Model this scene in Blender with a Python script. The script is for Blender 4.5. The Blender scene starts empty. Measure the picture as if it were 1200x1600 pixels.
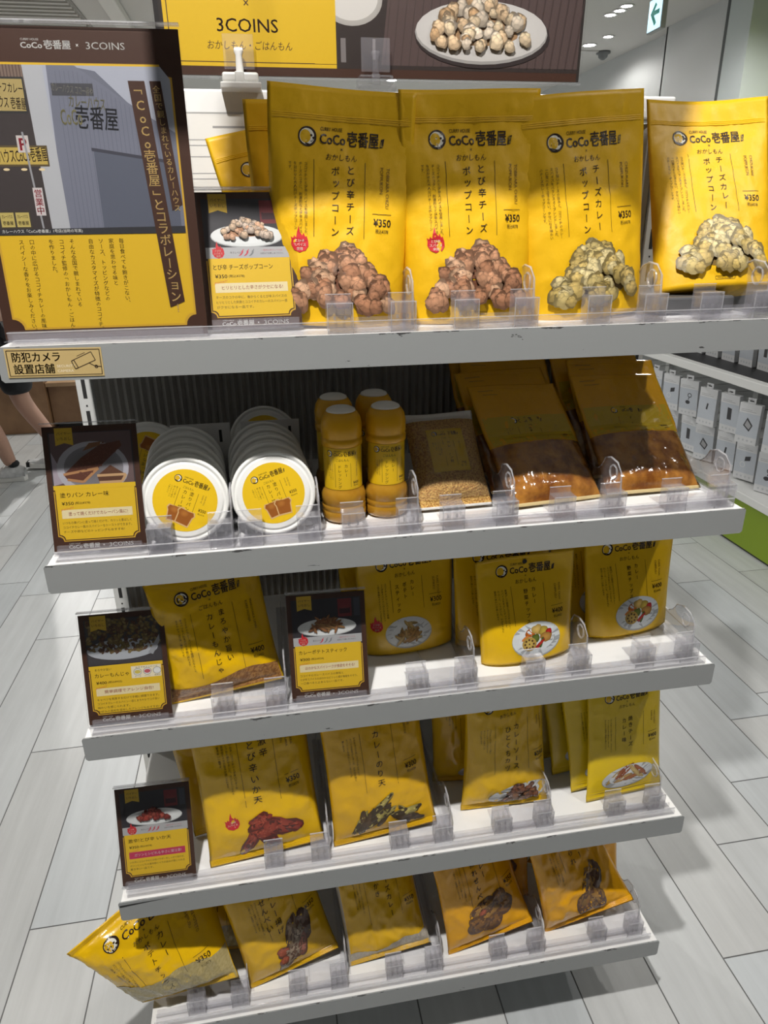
import bpy, bmesh, math, random
from mathutils import Vector, Matrix, noise
from mathutils.geometry import tessellate_polygon

S = bpy.context.scene
COL = S.collection
PI = math.pi
R = math.radians

# ------------------------------------------------------------------ camera
cd = bpy.data.cameras.new('camera')
cd.sensor_fit = 'VERTICAL'; cd.sensor_height = 24.0
cd.lens = 1087.0 / 1600.0 * 24.0
cd.clip_start = 0.02; cd.clip_end = 60
cam = bpy.data.objects.new('camera', cd); COL.objects.link(cam)
_m = (Matrix.Rotation(-0.165622, 3, 'Z') @ Matrix.Rotation(-0.390532, 3, 'X') @ Matrix.Rotation(0.013229, 3, 'Y'))
_r, _f, _u = _m.col[0], _m.col[1], _m.col[2]
_mm = Matrix((( _r[0], _u[0], -_f[0]), (_r[1], _u[1], -_f[1]), (_r[2], _u[2], -_f[2]))).to_4x4()
_mm.translation = Vector((0.27135, -0.77963, 1.41052))
cam.matrix_world = _mm
S.camera = cam

# ------------------------------------------------------------------ world, lights, exposure
W = bpy.data.worlds.new('world'); S.world = W; W.use_nodes = True
W.node_tree.nodes['Background'].inputs[0].default_value = (0.93, 0.96, 1.0, 1)
W.node_tree.nodes['Background'].inputs[1].default_value = 0.03
S.view_settings.view_transform = 'Standard'; S.view_settings.look = 'None'
S.view_settings.exposure = 0.0; S.view_settings.gamma = 1.0
S.view_settings.use_curve_mapping = False
S.cycles.max_bounces = 10; S.cycles.transparent_max_bounces = 24
S.cycles.caustics_reflective = False; S.cycles.caustics_refractive = False
CEIL = 3.0
LAMPS = [  # ceiling downlights: x, y, power, spot angle, label
    (0.0, -0.78, 108, 112, 'round white ceiling downlight in front of the shelf, nearer its left end'),
    (1.78, -0.80, 25, 124, 'round white ceiling downlight out beyond the right end of the shelf'),
    (-1.5, 1.6, 16, 160, 'round white ceiling downlight over the aisle left of the shelf'),
    (1.45, 2.2, 20, 160, 'round white ceiling downlight between the shelf and the gadget rack'),
    (-1.0, 4.6, 70, 165, 'added round white ceiling downlight beyond the walking person'),  # unseen lamp, added to brighten the background behind the person
    (-2.2, 7.4, 90, 165, 'added round white ceiling downlight far back on the left'),  # added lamp out of view, lifting the far left
    (3.59, 6.69, 7, 165, 'large round ceiling downlight by the far wall, just right of the banner'),
    (2.0, 8.6, 90, 165, 'added round white ceiling downlight far back behind the banner'),  # put in to brighten the far wall and ceiling; not seen
    (3.2, 3.6, 46, 165, 'added round white ceiling downlight above the gadget rack'),  # extra unseen lamp, added to lighten the background on the right
]

# ------------------------------------------------------------------ materials
MATS = {}
def mat(name, col=(0.8, 0.8, 0.8), rough=0.5, metal=0.0, spec=0.5, bump=None, vary=None, emit=None, trans=0.0, coat=0.0):
    """procedural principled material; bump=(scale,strength,dist); vary=(scale, colour2)"""
    if name in MATS: return MATS[name]
    m = bpy.data.materials.new(name); m.use_nodes = True
    nt = m.node_tree; b = nt.nodes['Principled BSDF']
    b.inputs['Base Color'].default_value = (*col, 1)
    b.inputs['Roughness'].default_value = rough
    b.inputs['Metallic'].default_value = metal
    b.inputs['Specular IOR Level'].default_value = spec
    if coat: b.inputs['Coat Weight'].default_value = coat; b.inputs['Coat Roughness'].default_value = 0.08
    if trans: b.inputs['Transmission Weight'].default_value = trans
    tc = nt.nodes.new('ShaderNodeTexCoord')
    if vary:
        n = nt.nodes.new('ShaderNodeTexNoise'); n.inputs['Scale'].default_value = vary[0]; n.inputs['Detail'].default_value = 5
        r = nt.nodes.new('ShaderNodeValToRGB'); r.color_ramp.elements[0].position = 0.38; r.color_ramp.elements[1].position = 0.64
        r.color_ramp.elements[0].color = (*col, 1); r.color_ramp.elements[1].color = (*vary[1], 1)
        nt.links.new(tc.outputs['Object'], n.inputs['Vector']); nt.links.new(n.outputs['Fac'], r.inputs[0])
        nt.links.new(r.outputs[0], b.inputs['Base Color'])
    if bump:
        n = nt.nodes.new('ShaderNodeTexNoise'); n.inputs['Scale'].default_value = bump[0]; n.inputs['Detail'].default_value = 3
        bp = nt.nodes.new('ShaderNodeBump'); bp.inputs['Strength'].default_value = bump[1]; bp.inputs['Distance'].default_value = bump[2]
        nt.links.new(tc.outputs['Object'], n.inputs['Vector']); nt.links.new(n.outputs['Fac'], bp.inputs['Height'])
        nt.links.new(bp.outputs[0], b.inputs['Normal'])
    if emit:
        b.inputs['Emission Color'].default_value = (*emit[0], 1); b.inputs['Emission Strength'].default_value = emit[1]
    MATS[name] = m
    return m

def print_mat(name, rough, bump=None):
    """ink: colour from the printed artwork's own colour attribute"""
    m = mat(name, rough=rough, bump=bump); nt = m.node_tree
    a = nt.nodes.new('ShaderNodeVertexColor'); a.layer_name = 'Ink'
    nt.links.new(a.outputs[0], nt.nodes['Principled BSDF'].inputs['Base Color'])
    return m

def clear_mat(name, tint, body, milk, gloss, rough=0.06):
    """clear plastic: see-through, a trace of milky body, a glossy skin that grows towards grazing angles"""
    m = bpy.data.materials.new(name); m.use_nodes = True; nt = m.node_tree; nt.nodes.clear()
    out = nt.nodes.new('ShaderNodeOutputMaterial')
    tr = nt.nodes.new('ShaderNodeBsdfTransparent'); tr.inputs[0].default_value = (*tint, 1)
    df = nt.nodes.new('ShaderNodeBsdfDiffuse'); df.inputs[0].default_value = (*body, 1)
    gl = nt.nodes.new('ShaderNodeBsdfGlossy'); gl.inputs['Roughness'].default_value = rough
    m1 = nt.nodes.new('ShaderNodeMixShader'); m1.inputs[0].default_value = milk
    lw = nt.nodes.new('ShaderNodeLayerWeight'); lw.inputs['Blend'].default_value = 0.28
    mr = nt.nodes.new('ShaderNodeMapRange'); mr.inputs['To Min'].default_value = gloss[0]; mr.inputs['To Max'].default_value = gloss[1]
    m2 = nt.nodes.new('ShaderNodeMixShader')
    nt.links.new(tr.outputs[0], m1.inputs[1]); nt.links.new(df.outputs[0], m1.inputs[2])
    nt.links.new(lw.outputs['Fresnel'], mr.inputs['Value']); nt.links.new(mr.outputs[0], m2.inputs[0])
    nt.links.new(m1.outputs[0], m2.inputs[1]); nt.links.new(gl.outputs[0], m2.inputs[2]); nt.links.new(m2.outputs[0], out.inputs[0])
    MATS[name] = m
    return m

def chipped_white(name):
    """white powder-coated steel, paint knocked off along the edges"""
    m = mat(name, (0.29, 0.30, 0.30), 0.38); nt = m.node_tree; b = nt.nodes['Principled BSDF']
    tc = nt.nodes.new('ShaderNodeTexCoord'); sp = nt.nodes.new('ShaderNodeSeparateXYZ')
    nt.links.new(tc.outputs['Object'], sp.inputs[0])
    def mth(op, a, bv, c=None):
        n = nt.nodes.new('ShaderNodeMath'); n.operation = op
        for i, v in enumerate((a, bv, c)):
            if v is None: continue
            if isinstance(v, (int, float)): n.inputs[i].default_value = v
            else: nt.links.new(v, n.inputs[i])
        return n.outputs[0]
    n = nt.nodes.new('ShaderNodeTexNoise'); n.inputs['Scale'].default_value = 55; n.inputs['Detail'].default_value = 4
    n.inputs['Roughness'].default_value = 0.7
    mp = nt.nodes.new('ShaderNodeMapping'); mp.inputs['Scale'].default_value = (0.45, 1.4, 1.4)
    oi = nt.nodes.new('ShaderNodeObjectInfo')
    va = nt.nodes.new('ShaderNodeVectorMath'); va.operation = 'ADD'
    cmb = nt.nodes.new('ShaderNodeCombineXYZ'); nt.links.new(mth('MULTIPLY', oi.outputs['Random'], 20.0), cmb.inputs[0])
    nt.links.new(tc.outputs['Object'], va.inputs[0]); nt.links.new(cmb.outputs[0], va.inputs[1])
    nt.links.new(va.outputs[0], mp.inputs[0]); nt.links.new(mp.outputs[0], n.inputs['Vector'])
    edge = mth('ABSOLUTE', mth('ADD', sp.outputs[2], 0.0005), 0)
    edge = mth('SUBTRACT', 1.0, mth('MINIMUM', mth('DIVIDE', edge, 0.0030), 1.0))     # along the top bend
    fac = mth('GREATER_THAN', mth('ADD', n.outputs['Fac'], mth('MULTIPLY', edge, 0.16)), 0.70)
    n2 = nt.nodes.new('ShaderNodeTexNoise'); n2.inputs['Scale'].default_value = 38; n2.inputs['Detail'].default_value = 6
    mp2 = nt.nodes.new('ShaderNodeMapping'); mp2.inputs['Scale'].default_value = (0.35, 2, 1.2); mp2.inputs['Rotation'].default_value = (0, 0.25, 0)
    nt.links.new(va.outputs[0], mp2.inputs[0]); nt.links.new(mp2.outputs[0], n2.inputs['Vector'])
    fac = mth('MAXIMUM', fac, mth('GREATER_THAN', n2.outputs['Fac'], 0.765))
    mx = nt.nodes.new('ShaderNodeMix'); mx.data_type = 'RGBA'
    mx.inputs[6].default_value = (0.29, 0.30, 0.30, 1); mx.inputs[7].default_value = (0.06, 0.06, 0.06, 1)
    nt.links.new(fac, mx.inputs[0]); nt.links.new(mx.outputs[2], b.inputs['Base Color'])
    return m

YEL = (0.70, 0.42, 0.008)
M_pack = mat('matt yellow pouch film', (0.77, 0.445, 0.006), 0.46, spec=0.4, bump=(70, 0.12, 0.004))
M_bag = mat('glossy yellow bag film', (0.77, 0.46, 0.005), 0.22, bump=(55, 0.22, 0.004))
M_orange = mat('glossy amber bag film', (0.76, 0.36, 0.004), 0.22, bump=(55, 0.22, 0.004))
M_silver = mat('silver inner film', (0.62, 0.62, 0.6), 0.28, bump=(60, 0.2, 0.004))
M_ink = print_mat('printed ink', 0.42)
M_inkgloss = print_mat('printed ink under gloss', 0.22)
M_card = print_mat('printed card', 0.5)
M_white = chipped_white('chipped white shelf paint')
M_plain = mat('white paint', (0.78, 0.78, 0.77), 0.4)
M_clear = clear_mat('clear acrylic', (0.985, 0.985, 0.99), (0.74, 0.73, 0.80), 0.07, (0.015, 0.30))
M_rim = clear_mat('acrylic edge with painted gleam', (0.97, 0.97, 0.98), (0.85, 0.85, 0.88), 0.26, (0.05, 0.4))  # whiter milk paints in the light that the edges catch
M_sheet = clear_mat('clear acrylic sheet', (0.99, 0.99, 0.99), (0.5, 0.5, 0.5), 0.003, (0.0, 0.22), 0.03)
M_film = clear_mat('clear packet film', (0.97, 0.96, 0.94), (0.8, 0.78, 0.75), 0.03, (0.03, 0.6), 0.10)
M_smoke = mat('greyish clear window film over chips', (0.52, 0.40, 0.16), 0.18, vary=(60, (0.36, 0.27, 0.11)), bump=(55, 0.3, 0.004))
M_dark = mat('black plastic', (0.015, 0.015, 0.016), 0.5)
M_post = mat('grey slot shadow', (0.02, 0.02, 0.02), 0.7)  # near-black: painted shade in slots and holes, also bare scratch and wires

# ------------------------------------------------------------------ mesh building
class MB:
    """collects shapes; build() links them as ONE mesh object"""
    def __init__(s): s.v = []; s.f = []; s.m = []; s.c = []; s.sm = []
    def add(s, v, f, mi=0, col=(1, 1, 1), smooth=False):
        o = len(s.v); s.v += [tuple(p) for p in v]
        if col and isinstance(col[0], (tuple, list)): s.c += list(col)
        else: s.c += [col] * len(v)
        for q in f: s.f.append(tuple(i + o for i in q)); s.m.append(mi); s.sm.append(smooth)
        return s
    def box(s, x0, x1, y0, y1, z0, z1, mi=0, col=(1, 1, 1), b=0.0, M=None):
        bm = bmesh.new(); bmesh.ops.create_cube(bm, size=1)
        for q in bm.verts: q.co = Vector(((x0 + x1) / 2 + q.co.x * (x1 - x0), (y0 + y1) / 2 + q.co.y * (y1 - y0), (z0 + z1) / 2 + q.co.z * (z1 - z0)))
        if b: bmesh.ops.bevel(bm, geom=bm.edges[:], offset=b, segments=2, affect='EDGES', profile=0.5)
        if M: bmesh.ops.transform(bm, matrix=M, verts=bm.verts)
        bm.verts.index_update()
        s.add([q.co[:] for q in bm.verts], [[q.index for q in f.verts] for f in bm.faces], mi, col); bm.free(); return s
    def lathe(s, prof, n=40, mi=0, M=None, col=(1, 1, 1), smooth=True, mis=None):
        """prof: (radius, height) pairs, revolved about z; mis: material per band"""
        v = []; f = []; k = len(prof)
        for r, z in prof:
            for i in range(n):
                a = 2 * PI * i / n; v.append(Vector((r * math.cos(a), r * math.sin(a), z)))
        if M: v = [M @ p for p in v]
        o = len(s.v); s.v += [p[:] for p in v]; s.c += [col] * len(v)
        for j in range(k - 1):
            for i in range(n):
                i2 = (i + 1) % n
                s.f.append((o + j * n + i, o + j * n + i2, o + (j + 1) * n + i2, o + (j + 1) * n + i)); s.m.append(mis[j] if mis else mi); s.sm.append(smooth)
        for j, rev in ((0, True), (k - 1, False)):
            if prof[j][0] > 1e-5:
                q = [o + j * n + i for i in range(n)]
                s.f.append(tuple(reversed(q)) if rev else tuple(q)); s.m.append(mis[0 if rev else -1] if mis else mi); s.sm.append(False)
        return s
    def tube(s, pts, r, n=10, mi=0, col=(1, 1, 1)):
        pts = [Vector(p) for p in pts]; v = []; f = []
        for i, p in enumerate(pts):
            t = (pts[min(i + 1, len(pts) - 1)] - pts[max(i - 1, 0)]).normalized()
            a = t.orthogonal().normalized(); b2 = t.cross(a); rr = r[i] if isinstance(r, (list, tuple)) else r
            for k in range(n):
                w = 2 * PI * k / n; v.append(p + (a * math.cos(w) + b2 * math.sin(w)) * rr)
        for i in range(len(pts) - 1):
            for k in range(n):
                k2 = (k + 1) % n; f.append((i * n + k, i * n + k2, (i + 1) * n + k2, (i + 1) * n + k))
        f.append(tuple(range(n))[::-1]); f.append(tuple((len(pts) - 1) * n + k for k in range(n)))
        return s.add(v, f, mi, col, True)
    def prism(s, pts, axis, a, b, mi=0, col=(1, 1, 1)):
        """outline pts (2-D) swept along axis 'x','y' or 'z' from a to b"""
        n = len(pts)
        def P(p, h): return {'x': (h, p[0], p[1]), 'y': (p[0], h, p[1]), 'z': (p[0], p[1], h)}[axis]
        v = [P(p, a) for p in pts] + [P(p, b) for p in pts]
        tris = tessellate_polygon([[Vector((p[0], p[1], 0)) for p in pts]])
        f = [tuple(t) for t in tris] + [tuple(i + n for i in t)[::-1] for t in tris]
        f += [(i, (i + 1) % n, (i + 1) % n + n, i + n) for i in range(n)]
        return s.add(v, f, mi, col)
    def build(s, name, mats, parent=None, loc=None, rot=None):
        me = bpy.data.meshes.new(name); me.from_pydata(s.v, [], s.f)
        for m in (mats if isinstance(mats, (list, tuple)) else [mats]): me.materials.append(m)
        me.polygons.foreach_set('material_index', s.m); me.polygons.foreach_set('use_smooth', s.sm)
        at = me.color_attributes.new('Ink', 'FLOAT_COLOR', 'POINT')
        at.data.foreach_set('color', [x for c in s.c for x in (c[0], c[1], c[2], 1.0)])
        me.update(); me.validate()
        o = bpy.data.objects.new(name, me); COL.objects.link(o)
        if parent: o.parent = parent
        if loc is not None: o.location = loc
        if rot is not None: o.rotation_euler = rot
        return o

def tag(o, label=None, cat=None, group=None, kind=None):
    for k, v in (('label', label), ('category', cat), ('group', group), ('kind', kind)):
        if v: o[k] = v
    return o
def empty(name, loc=(0, 0, 0), rot=(0, 0, 0), **kw):
    o = bpy.data.objects.new(name, None); COL.objects.link(o); o.location = loc; o.rotation_euler = rot; o.empty_display_size = 0.02
    return tag(o, **kw)
def dup(root, loc, rot, label, group=None):
    """a copy of a thing with copies of its parts and sub-parts"""
    r = root.copy(); COL.objects.link(r); r.location = loc; r.rotation_euler = rot; r['label'] = label
    if group: r['group'] = group
    for ch in list(root.children):
        c = ch.copy(); COL.objects.link(c); c.parent = r; c.matrix_parent_inverse = ch.matrix_parent_inverse.copy()
        for g in list(ch.children):
            d = g.copy(); COL.objects.link(d); d.parent = c
    return r
def lean(deg, yaw=0, roll=0):
    """rotation that tips a standing pack back by deg"""
    return (Matrix.Rotation(R(yaw), 3, 'Z') @ Matrix.Rotation(R(-deg), 3, 'X') @ Matrix.Rotation(R(roll), 3, 'Y')).to_euler()

# ------------------------------------------------------------------ lettering (glyph outlines become flat polygons)
_tc = bpy.data.curves.new('lettering source', 'FONT'); _to = bpy.data.objects.new('lettering source', _tc); COL.objects.link(_to)
_gl = {}
def glyph(ch, bold=0.0, res=2):
    k = (ch, bold, res)
    if bold:                                           # heavier weight: the outline struck four times, a hair apart
        v0, f0 = glyph(ch, 0.0, res); v = []; f = []
        for dx, dz in ((-bold, -bold * .6), (bold, -bold * .6), (-bold, bold * .6), (bold, bold * .6)):
            o = len(v); v += [(x + dx, z + dz) for x, z in v0]; f += [tuple(i + o for i in q) for q in f0]
        return v, f
    if k not in _gl:
        _tc.body = ch; _tc.resolution_u = res
        dg = bpy.context.evaluated_depsgraph_get(); dg.update(); ev = _to.evaluated_get(dg); me = ev.to_mesh()
        v = [(p.co.x, p.co.y) for p in me.vertices]; f = [tuple(p.vertices) for p in me.polygons]; ev.to_mesh_clear()
        _gl[k] = (v, f)
    return _gl[k]
def bbox(v): xs = [p[0] for p in v]; ys = [p[1] for p in v]; return min(xs), max(xs), min(ys), max(ys)

BROWN = (0.055, 0.020, 0.010); INK = (0.030, 0.016, 0.008); WHITE = (0.82, 0.82, 0.80); RED = (0.55, 0.022, 0.03)

class Art:
    """flat artwork in metres: x right, z up; every shape carries its ink colour"""
    def __init__(s): s.items = []
    def raw(s, v, f, col): s.items.append((v, f, col)); return s
    def poly(s, pts, col):
        t = tessellate_polygon([[Vector((p[0], p[1], 0)) for p in pts]]); return s.raw(list(pts), [tuple(q) for q in t], col)
    def rect(s, x0, x1, z0, z1, col, nx=1, nz=1):
        v = [(x0 + (x1 - x0) * i / nx, z0 + (z1 - z0) * j / nz) for j in range(nz + 1) for i in range(nx + 1)]
        f = [(j * (nx + 1) + i, j * (nx + 1) + i + 1, (j + 1) * (nx + 1) + i + 1, (j + 1) * (nx + 1) + i) for j in range(nz) for i in range(nx)]
        return s.raw(v, f, col)
    def vline(s, x, z0, z1, w, col, n=10): return s.rect(x - w / 2, x + w / 2, z0, z1, col, 1, n)
    def hline(s, x0, x1, z, w, col, n=4): return s.rect(x0, x1, z - w / 2, z + w / 2, col, n, 1)
    def region(s, x0, x1, lo, hi, col, col2=None, nx=70, nz=18, rnd=None):
        """area between two edge curves lo(x), hi(x); col2 flecks it"""
        v = []; cc = []
        for j in range(nz + 1):
            for i in range(nx + 1):
                x = x0 + (x1 - x0) * i / nx; v.append((x, lo(x) + (hi(x) - lo(x)) * j / nz))
                t = rnd.random() if rnd else 0; cc.append(tuple(col[q] + ((col2 or col)[q] - col[q]) * t for q in range(3)))
        f = [(j * (nx + 1) + i, j * (nx + 1) + i + 1, (j + 1) * (nx + 1) + i + 1, (j + 1) * (nx + 1) + i) for j in range(nz) for i in range(nx)]
        return s.raw(v, f, cc)
    def seg(s, a, b, w, col):
        dx, dz = b[0] - a[0], b[1] - a[1]; l = math.hypot(dx, dz) or 1; nx, nz = -dz / l * w / 2, dx / l * w / 2
        return s.raw([(a[0] - nx, a[1] - nz), (b[0] - nx, b[1] - nz), (b[0] + nx, b[1] + nz), (a[0] + nx, a[1] + nz)], [(0, 1, 2, 3)], col)
    def path(s, pts, w, col, close=False):
        n = len(pts)
        for i in range(n if close else n - 1): s.seg(pts[i], pts[(i + 1) % n], w, col)
        return s
    def disc(s, x, z, rx, rz, col, rim=None, n=28, rings=3, rot=0.0, wob=0.0, rnd=None, hi=(0, 0)):
        """filled ellipse; colour runs from col in the middle to rim; wob makes it lumpy"""
        rim = rim or col; c, sn = math.cos(rot), math.sin(rot); v = [(x + hi[0] * rx, z + hi[1] * rz)]; cc = [col]; f = []
        ph = [rnd.uniform(0, 6.28) for _ in range(3)] if rnd else [0, 0, 0]
        am = [rnd.uniform(0.5, 1) for _ in range(3)] if rnd else [0, 0, 0]
        for k in range(1, rings + 1):
            t = k / rings; kk = t ** 1.6
            for i in range(n):
                a = 2 * PI * i / n
                q = 1 + wob * (am[0] * math.sin(2 * a + ph[0]) + am[1] * math.sin(3 * a + ph[1]) + 0.7 * am[2] * math.sin(5 * a + ph[2]))
                px, pz = rx * math.cos(a) * q, rz * math.sin(a) * q
                gx = (px * c - pz * sn) * t + hi[0] * rx * (1 - t); gz = (px * sn + pz * c) * t + hi[1] * rz * (1 - t)
                v.append((x + gx, z + gz)); cc.append(tuple(col[j] + (rim[j] - col[j]) * kk for j in range(3)))
        for i in range(n): f.append((0, 1 + i, 1 + (i + 1) % n))
        for k in range(rings - 1):
            for i in range(n):
                a0 = 1 + k * n; i2 = (i + 1) % n; f.append((a0 + i, a0 + n + i, a0 + n + i2, a0 + i2))
        return s.raw(v, f, cc)
    def ring(s, x, z, r0, r1, col, n=28):
        v = []; f = []
        for i in range(n):
            a = 2 * PI * i / n; v += [(x + r0 * math.cos(a), z + r0 * math.sin(a)), (x + r1 * math.cos(a), z + r1 * math.sin(a))]
        for i in range(n): a, b = 2 * i, 2 * ((i + 1) % n); f.append((a, a + 1, b + 1, b))
        return s.raw(v, f, col)
    def text(s, t, x, z, h, col, w=None, anchor='c', bold=0.0, rot=0.0, res=2, shear=0.0, maxw=None):
        """one line; h = cap height in metres; w forces the width"""
        v, f = glyph(t, bold, res)
        if not v: return s
        x0, x1, z0, z1 = bbox(v); ref = 0.72
        sc = h / ref; sx = (w / (x1 - x0)) if w else sc
        if maxw and (x1 - x0) * sx > maxw: sx = maxw / (x1 - x0)
        W_ = (x1 - x0) * sx; ox = {'c': -W_ / 2, 'l': 0, 'r': -W_}[anchor]; c, sn = math.cos(rot), math.sin(rot); o = []
        for px, pz in v:
            a = (px - x0) * sx + ox; b = (pz - 0.36) * sc; a += shear * b
            o.append((x + a * c - b * sn, z + a * sn + b * c))
        return s.raw(o, f, col)
    def vtext(s, t, x, z, size, col, pitch=1.06, bold=0.0, res=2, skew=0.0):
        """vertical Japanese column, first character's top at z; skew drifts the column sideways"""
        zz = z
        for ch in t:
            st = pitch * size
            if ch == ' ': zz -= st * 0.5; continue
            v, f = glyph(ch, bold, res); x0, x1, z0, z1 = bbox(v); sc = size / 0.96
            cz = zz - size * 0.5; o = []
            xx = x + skew * (z - cz)
            for px, pz in v:
                a, b = px - 0.5, pz - 0.36
                if ch in 'ー(（)）「」…': a, b = (px - (x0 + x1) / 2), (pz - (z0 + z1) / 2); a, b = b, -a
                elif ch in '、。': a, b = px - x0 + 0.22, pz - z0 + 0.25
                elif ch in 'ッャュョっゃゅょ': a += 0.08; b += 0.08
                elif ord(ch) < 256: a = px - (x0 + x1) / 2
                o.append((xx + a * sc, cz + b * sc))
            s.raw(o, f, col); zz -= st
        return s
    def layers(s):
        """each shape lies one step above whatever it overlaps"""
        bb = []; ly = []
        for v, f, col in s.items:
            b = bbox(v); l = 0
            for c, k in zip(bb, ly):
                if k >= l and b[0] < c[1] and c[0] < b[1] and b[2] < c[3] and c[2] < b[3]: l = k + 1
            bb.append(b); ly.append(l)
        return ly
    def add_to(s, mb, F, mi, base=0.0004, step=0.00003):
        """map the artwork onto a surface: F(x, z) -> (point, normal)"""
        for k, (v, f, col) in zip(s.layers(), s.items):
            off = base + step * k; P = []
            for x, z in v:
                p, n = F(x, z); P.append(p + n * off)
            mb.add(P, f, mi, col)

# ------------------------------------------------------------------ shared artwork
def logo(a, x, z, w, col=INK, icon=True, small=True):
    """round bird mark, house line and wordmark; w = whole width"""
    h = w * 0.115
    if icon:
        r = w * 0.105; ix = x - w / 2 + r
        a.disc(ix, z, r, r, col); a.disc(ix - r * 0.05, z, r * 0.80, r * 0.80, (0.80, 0.78, 0.70))
        a.disc(ix - r * 0.22, z, r * 0.58, r * 0.66, YEL); a.disc(ix + r * 0.42, z + r * 0.12, r * 0.12, r * 0.12, col)
        a.poly([(ix + r * 0.5, z - r * .05), (ix + r * 1.0, z + r * .1), (ix + r * 0.62, z - r * .32)], col)
        a.seg((ix - r * 0.75, z - r * 0.55), (ix + r * 0.25, z - r * 0.80), r * 0.14, col)
        l = ix + r * 1.3
    else: l = x - w / 2
    e = x + w / 2 - (w * 0.07 if small else 0)
    ww = e - l
    a.text('CoCo', l + ww * 0.22, z - h * .10, h * 0.92, col, w=ww * 0.43, bold=0.022)
    a.text('壱番屋', l + ww * 0.735, z, h * 1.1, col, w=ww * 0.53, bold=0.022)
    a.text('CURRY HOUSE', l + ww * 0.20, z + h * 0.80, h * 0.34, col, w=ww * 0.36, bold=0.01)
    if small:
        a.poly([(e + w * .012, z - h * .62), (e + w * .052, z - h * .52), (e + w * .066, z + h * .28), (e + w * .026, z + h * .18)], col)
        a.text('監修', e + w * .039, z - h * .17, h * 0.26, (0.6, 0.4, 0.05), rot=1.4)
def flame(a, x, z, r, txt=True):
    p = [(-.62, -.75), (-.95, -.2), (-.9, .3), (-1.0, .62), (-.72, .45), (-.62, .75), (-.40, .5), (-.30, 1.05), (-.1, 1.75), (.02, 1.1), (.30, .75), (.42, 1.05), (.62, .62), (.78, .72), (.95, .2), (.98, -.3), (.65, -.8), (0, -1.0)]
    a.poly([(x + q[0] * r, z + q[1] * r) for q in p], RED)
    if txt:
        for k, t in enumerate(('とび辛', 'スパイス', '使用')): a.text(t, x, z + r * (0.22 - 0.42 * k), r * 0.26, (.85, .7, .6), bold=0.01, maxw=r * 1.5)
def chili(a, x, z, r, col):
    a.poly([(x - r, z - r), (x - r * .2, z - r * .75), (x + r * .45, z - r * .1), (x + r * .6, z + r * .6), (x + r * .3, z + r * .75), (x + r * .05, z + r * .55), (x - r * .1, z - r * .1)], col)
    a.seg((x + r * .4, z + r * .65), (x + r * .75, z + r * 1.1), r * .18, col)
def pile(a, rnd, cx, cz, w, h, pal, rim, n=46, r=0.0105, wob=0.1, flat=2.2):
    """a heap of lumpy popped pieces, back ones first"""
    pts = []
    for i in range(n):
        t = (i + 0.5) / n; z = h * (1 - t) ** 1.05; half = w / 2 * (1 - (z / h) ** flat * 0.80)
        pts.append((cx + rnd.uniform(-half, half), cz + z))
    pts.sort(key=lambda p: -p[1])
    for z, k in ((.22, .40), (.42, .38), (.62, .28)): a.disc(cx, cz + h * z, w * k, h * .20, rim, wob=.05, rnd=rnd)
    for x, z in pts:
        q = r * rnd.uniform(0.7, 1.25); c = rnd.choice(pal); k = rnd.uniform(.78, 1.1)
        a.disc(x, z - q * .1, q * 1.08, q * rnd.uniform(.9, 1.1), tuple(v * .50 for v in c), tuple(v * .26 for v in c), n=14, rings=2, rot=rnd.uniform(0, 3), wob=wob * 1.2, rnd=rnd)
        g = rnd.uniform(0, 6.28)
        for m in range(5):
            t = g + m * 1.26 + rnd.uniform(-.3, .3); d = q * rnd.uniform(.35, .55); s_ = q * rnd.uniform(.38, .58); up = .80 + .28 * math.sin(t)
            a.disc(x + d * math.cos(t), z + d * math.sin(t), s_, s_ * .9, tuple(min(.95, v * k * up * 1.2) for v in c), tuple(v * k * .55 for v in c), n=10, rings=2, wob=wob, rnd=rnd, hi=(-.2, .35))
        a.disc(x, z + q * .1, q * .5, q * .42, tuple(min(.95, v * k * 1.12) for v in c), tuple(v * k * .72 for v in c), n=10, rings=2, wob=wob, rnd=rnd, hi=(-.2, .35))

def sticks(a, rnd, cx, cz, w, h, pal, n=24, ln=0.03, th=0.0035, lump=0.0):
    for i in range(n):
        t = i / n; z = cz + h * (1 - t) * rnd.uniform(.5, 1) ; half = w / 2 * (1 - (z - cz) / h * .75)
        x = cx + rnd.uniform(-half, half) * .8; g = rnd.gauss(0, .55) + (0.9 if rnd.random() < .4 else -.3); L = ln * rnd.uniform(.7, 1.1); c = rnd.choice(pal)
        a.disc(x, z - th * .3, L / 2, th * 1.15, tuple(v * .35 for v in c), n=10, rings=1, rot=g, wob=lump, rnd=rnd)
        a.disc(x, z, L / 2, th, c, tuple(v * .6 for v in c), n=12, rings=2, rot=g, wob=lump, rnd=rnd, hi=(0, .3))
def plate(a, x, z, rx, rz, rot=0.0, col=(.78, .80, .80)):
    a.disc(x, z - rz * .06, rx, rz, tuple(v * .5 for v in col), rot=rot); a.disc(x, z, rx * .985, rz * .96, col, tuple(v * .86 for v in col), rot=rot)
    a.disc(x, z - rz * .03, rx * .72, rz * .66, tuple(v * .9 for v in col), tuple(v * .97 for v in col), rot=rot)
def lotus(a, x, z, r):
    a.disc(x, z, r, r * .93, (.55, .40, .10), (.38, .24, .05), n=20)
    for i in range(8): a.disc(x + r * .60 * math.cos(i * PI / 4), z + r * .56 * math.sin(i * PI / 4), r * .15, r * .15, (.10, .05, .02), n=10, rings=1)
    a.disc(x, z, r * .12, r * .12, (.10, .05, .02), n=8, rings=1)
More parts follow.
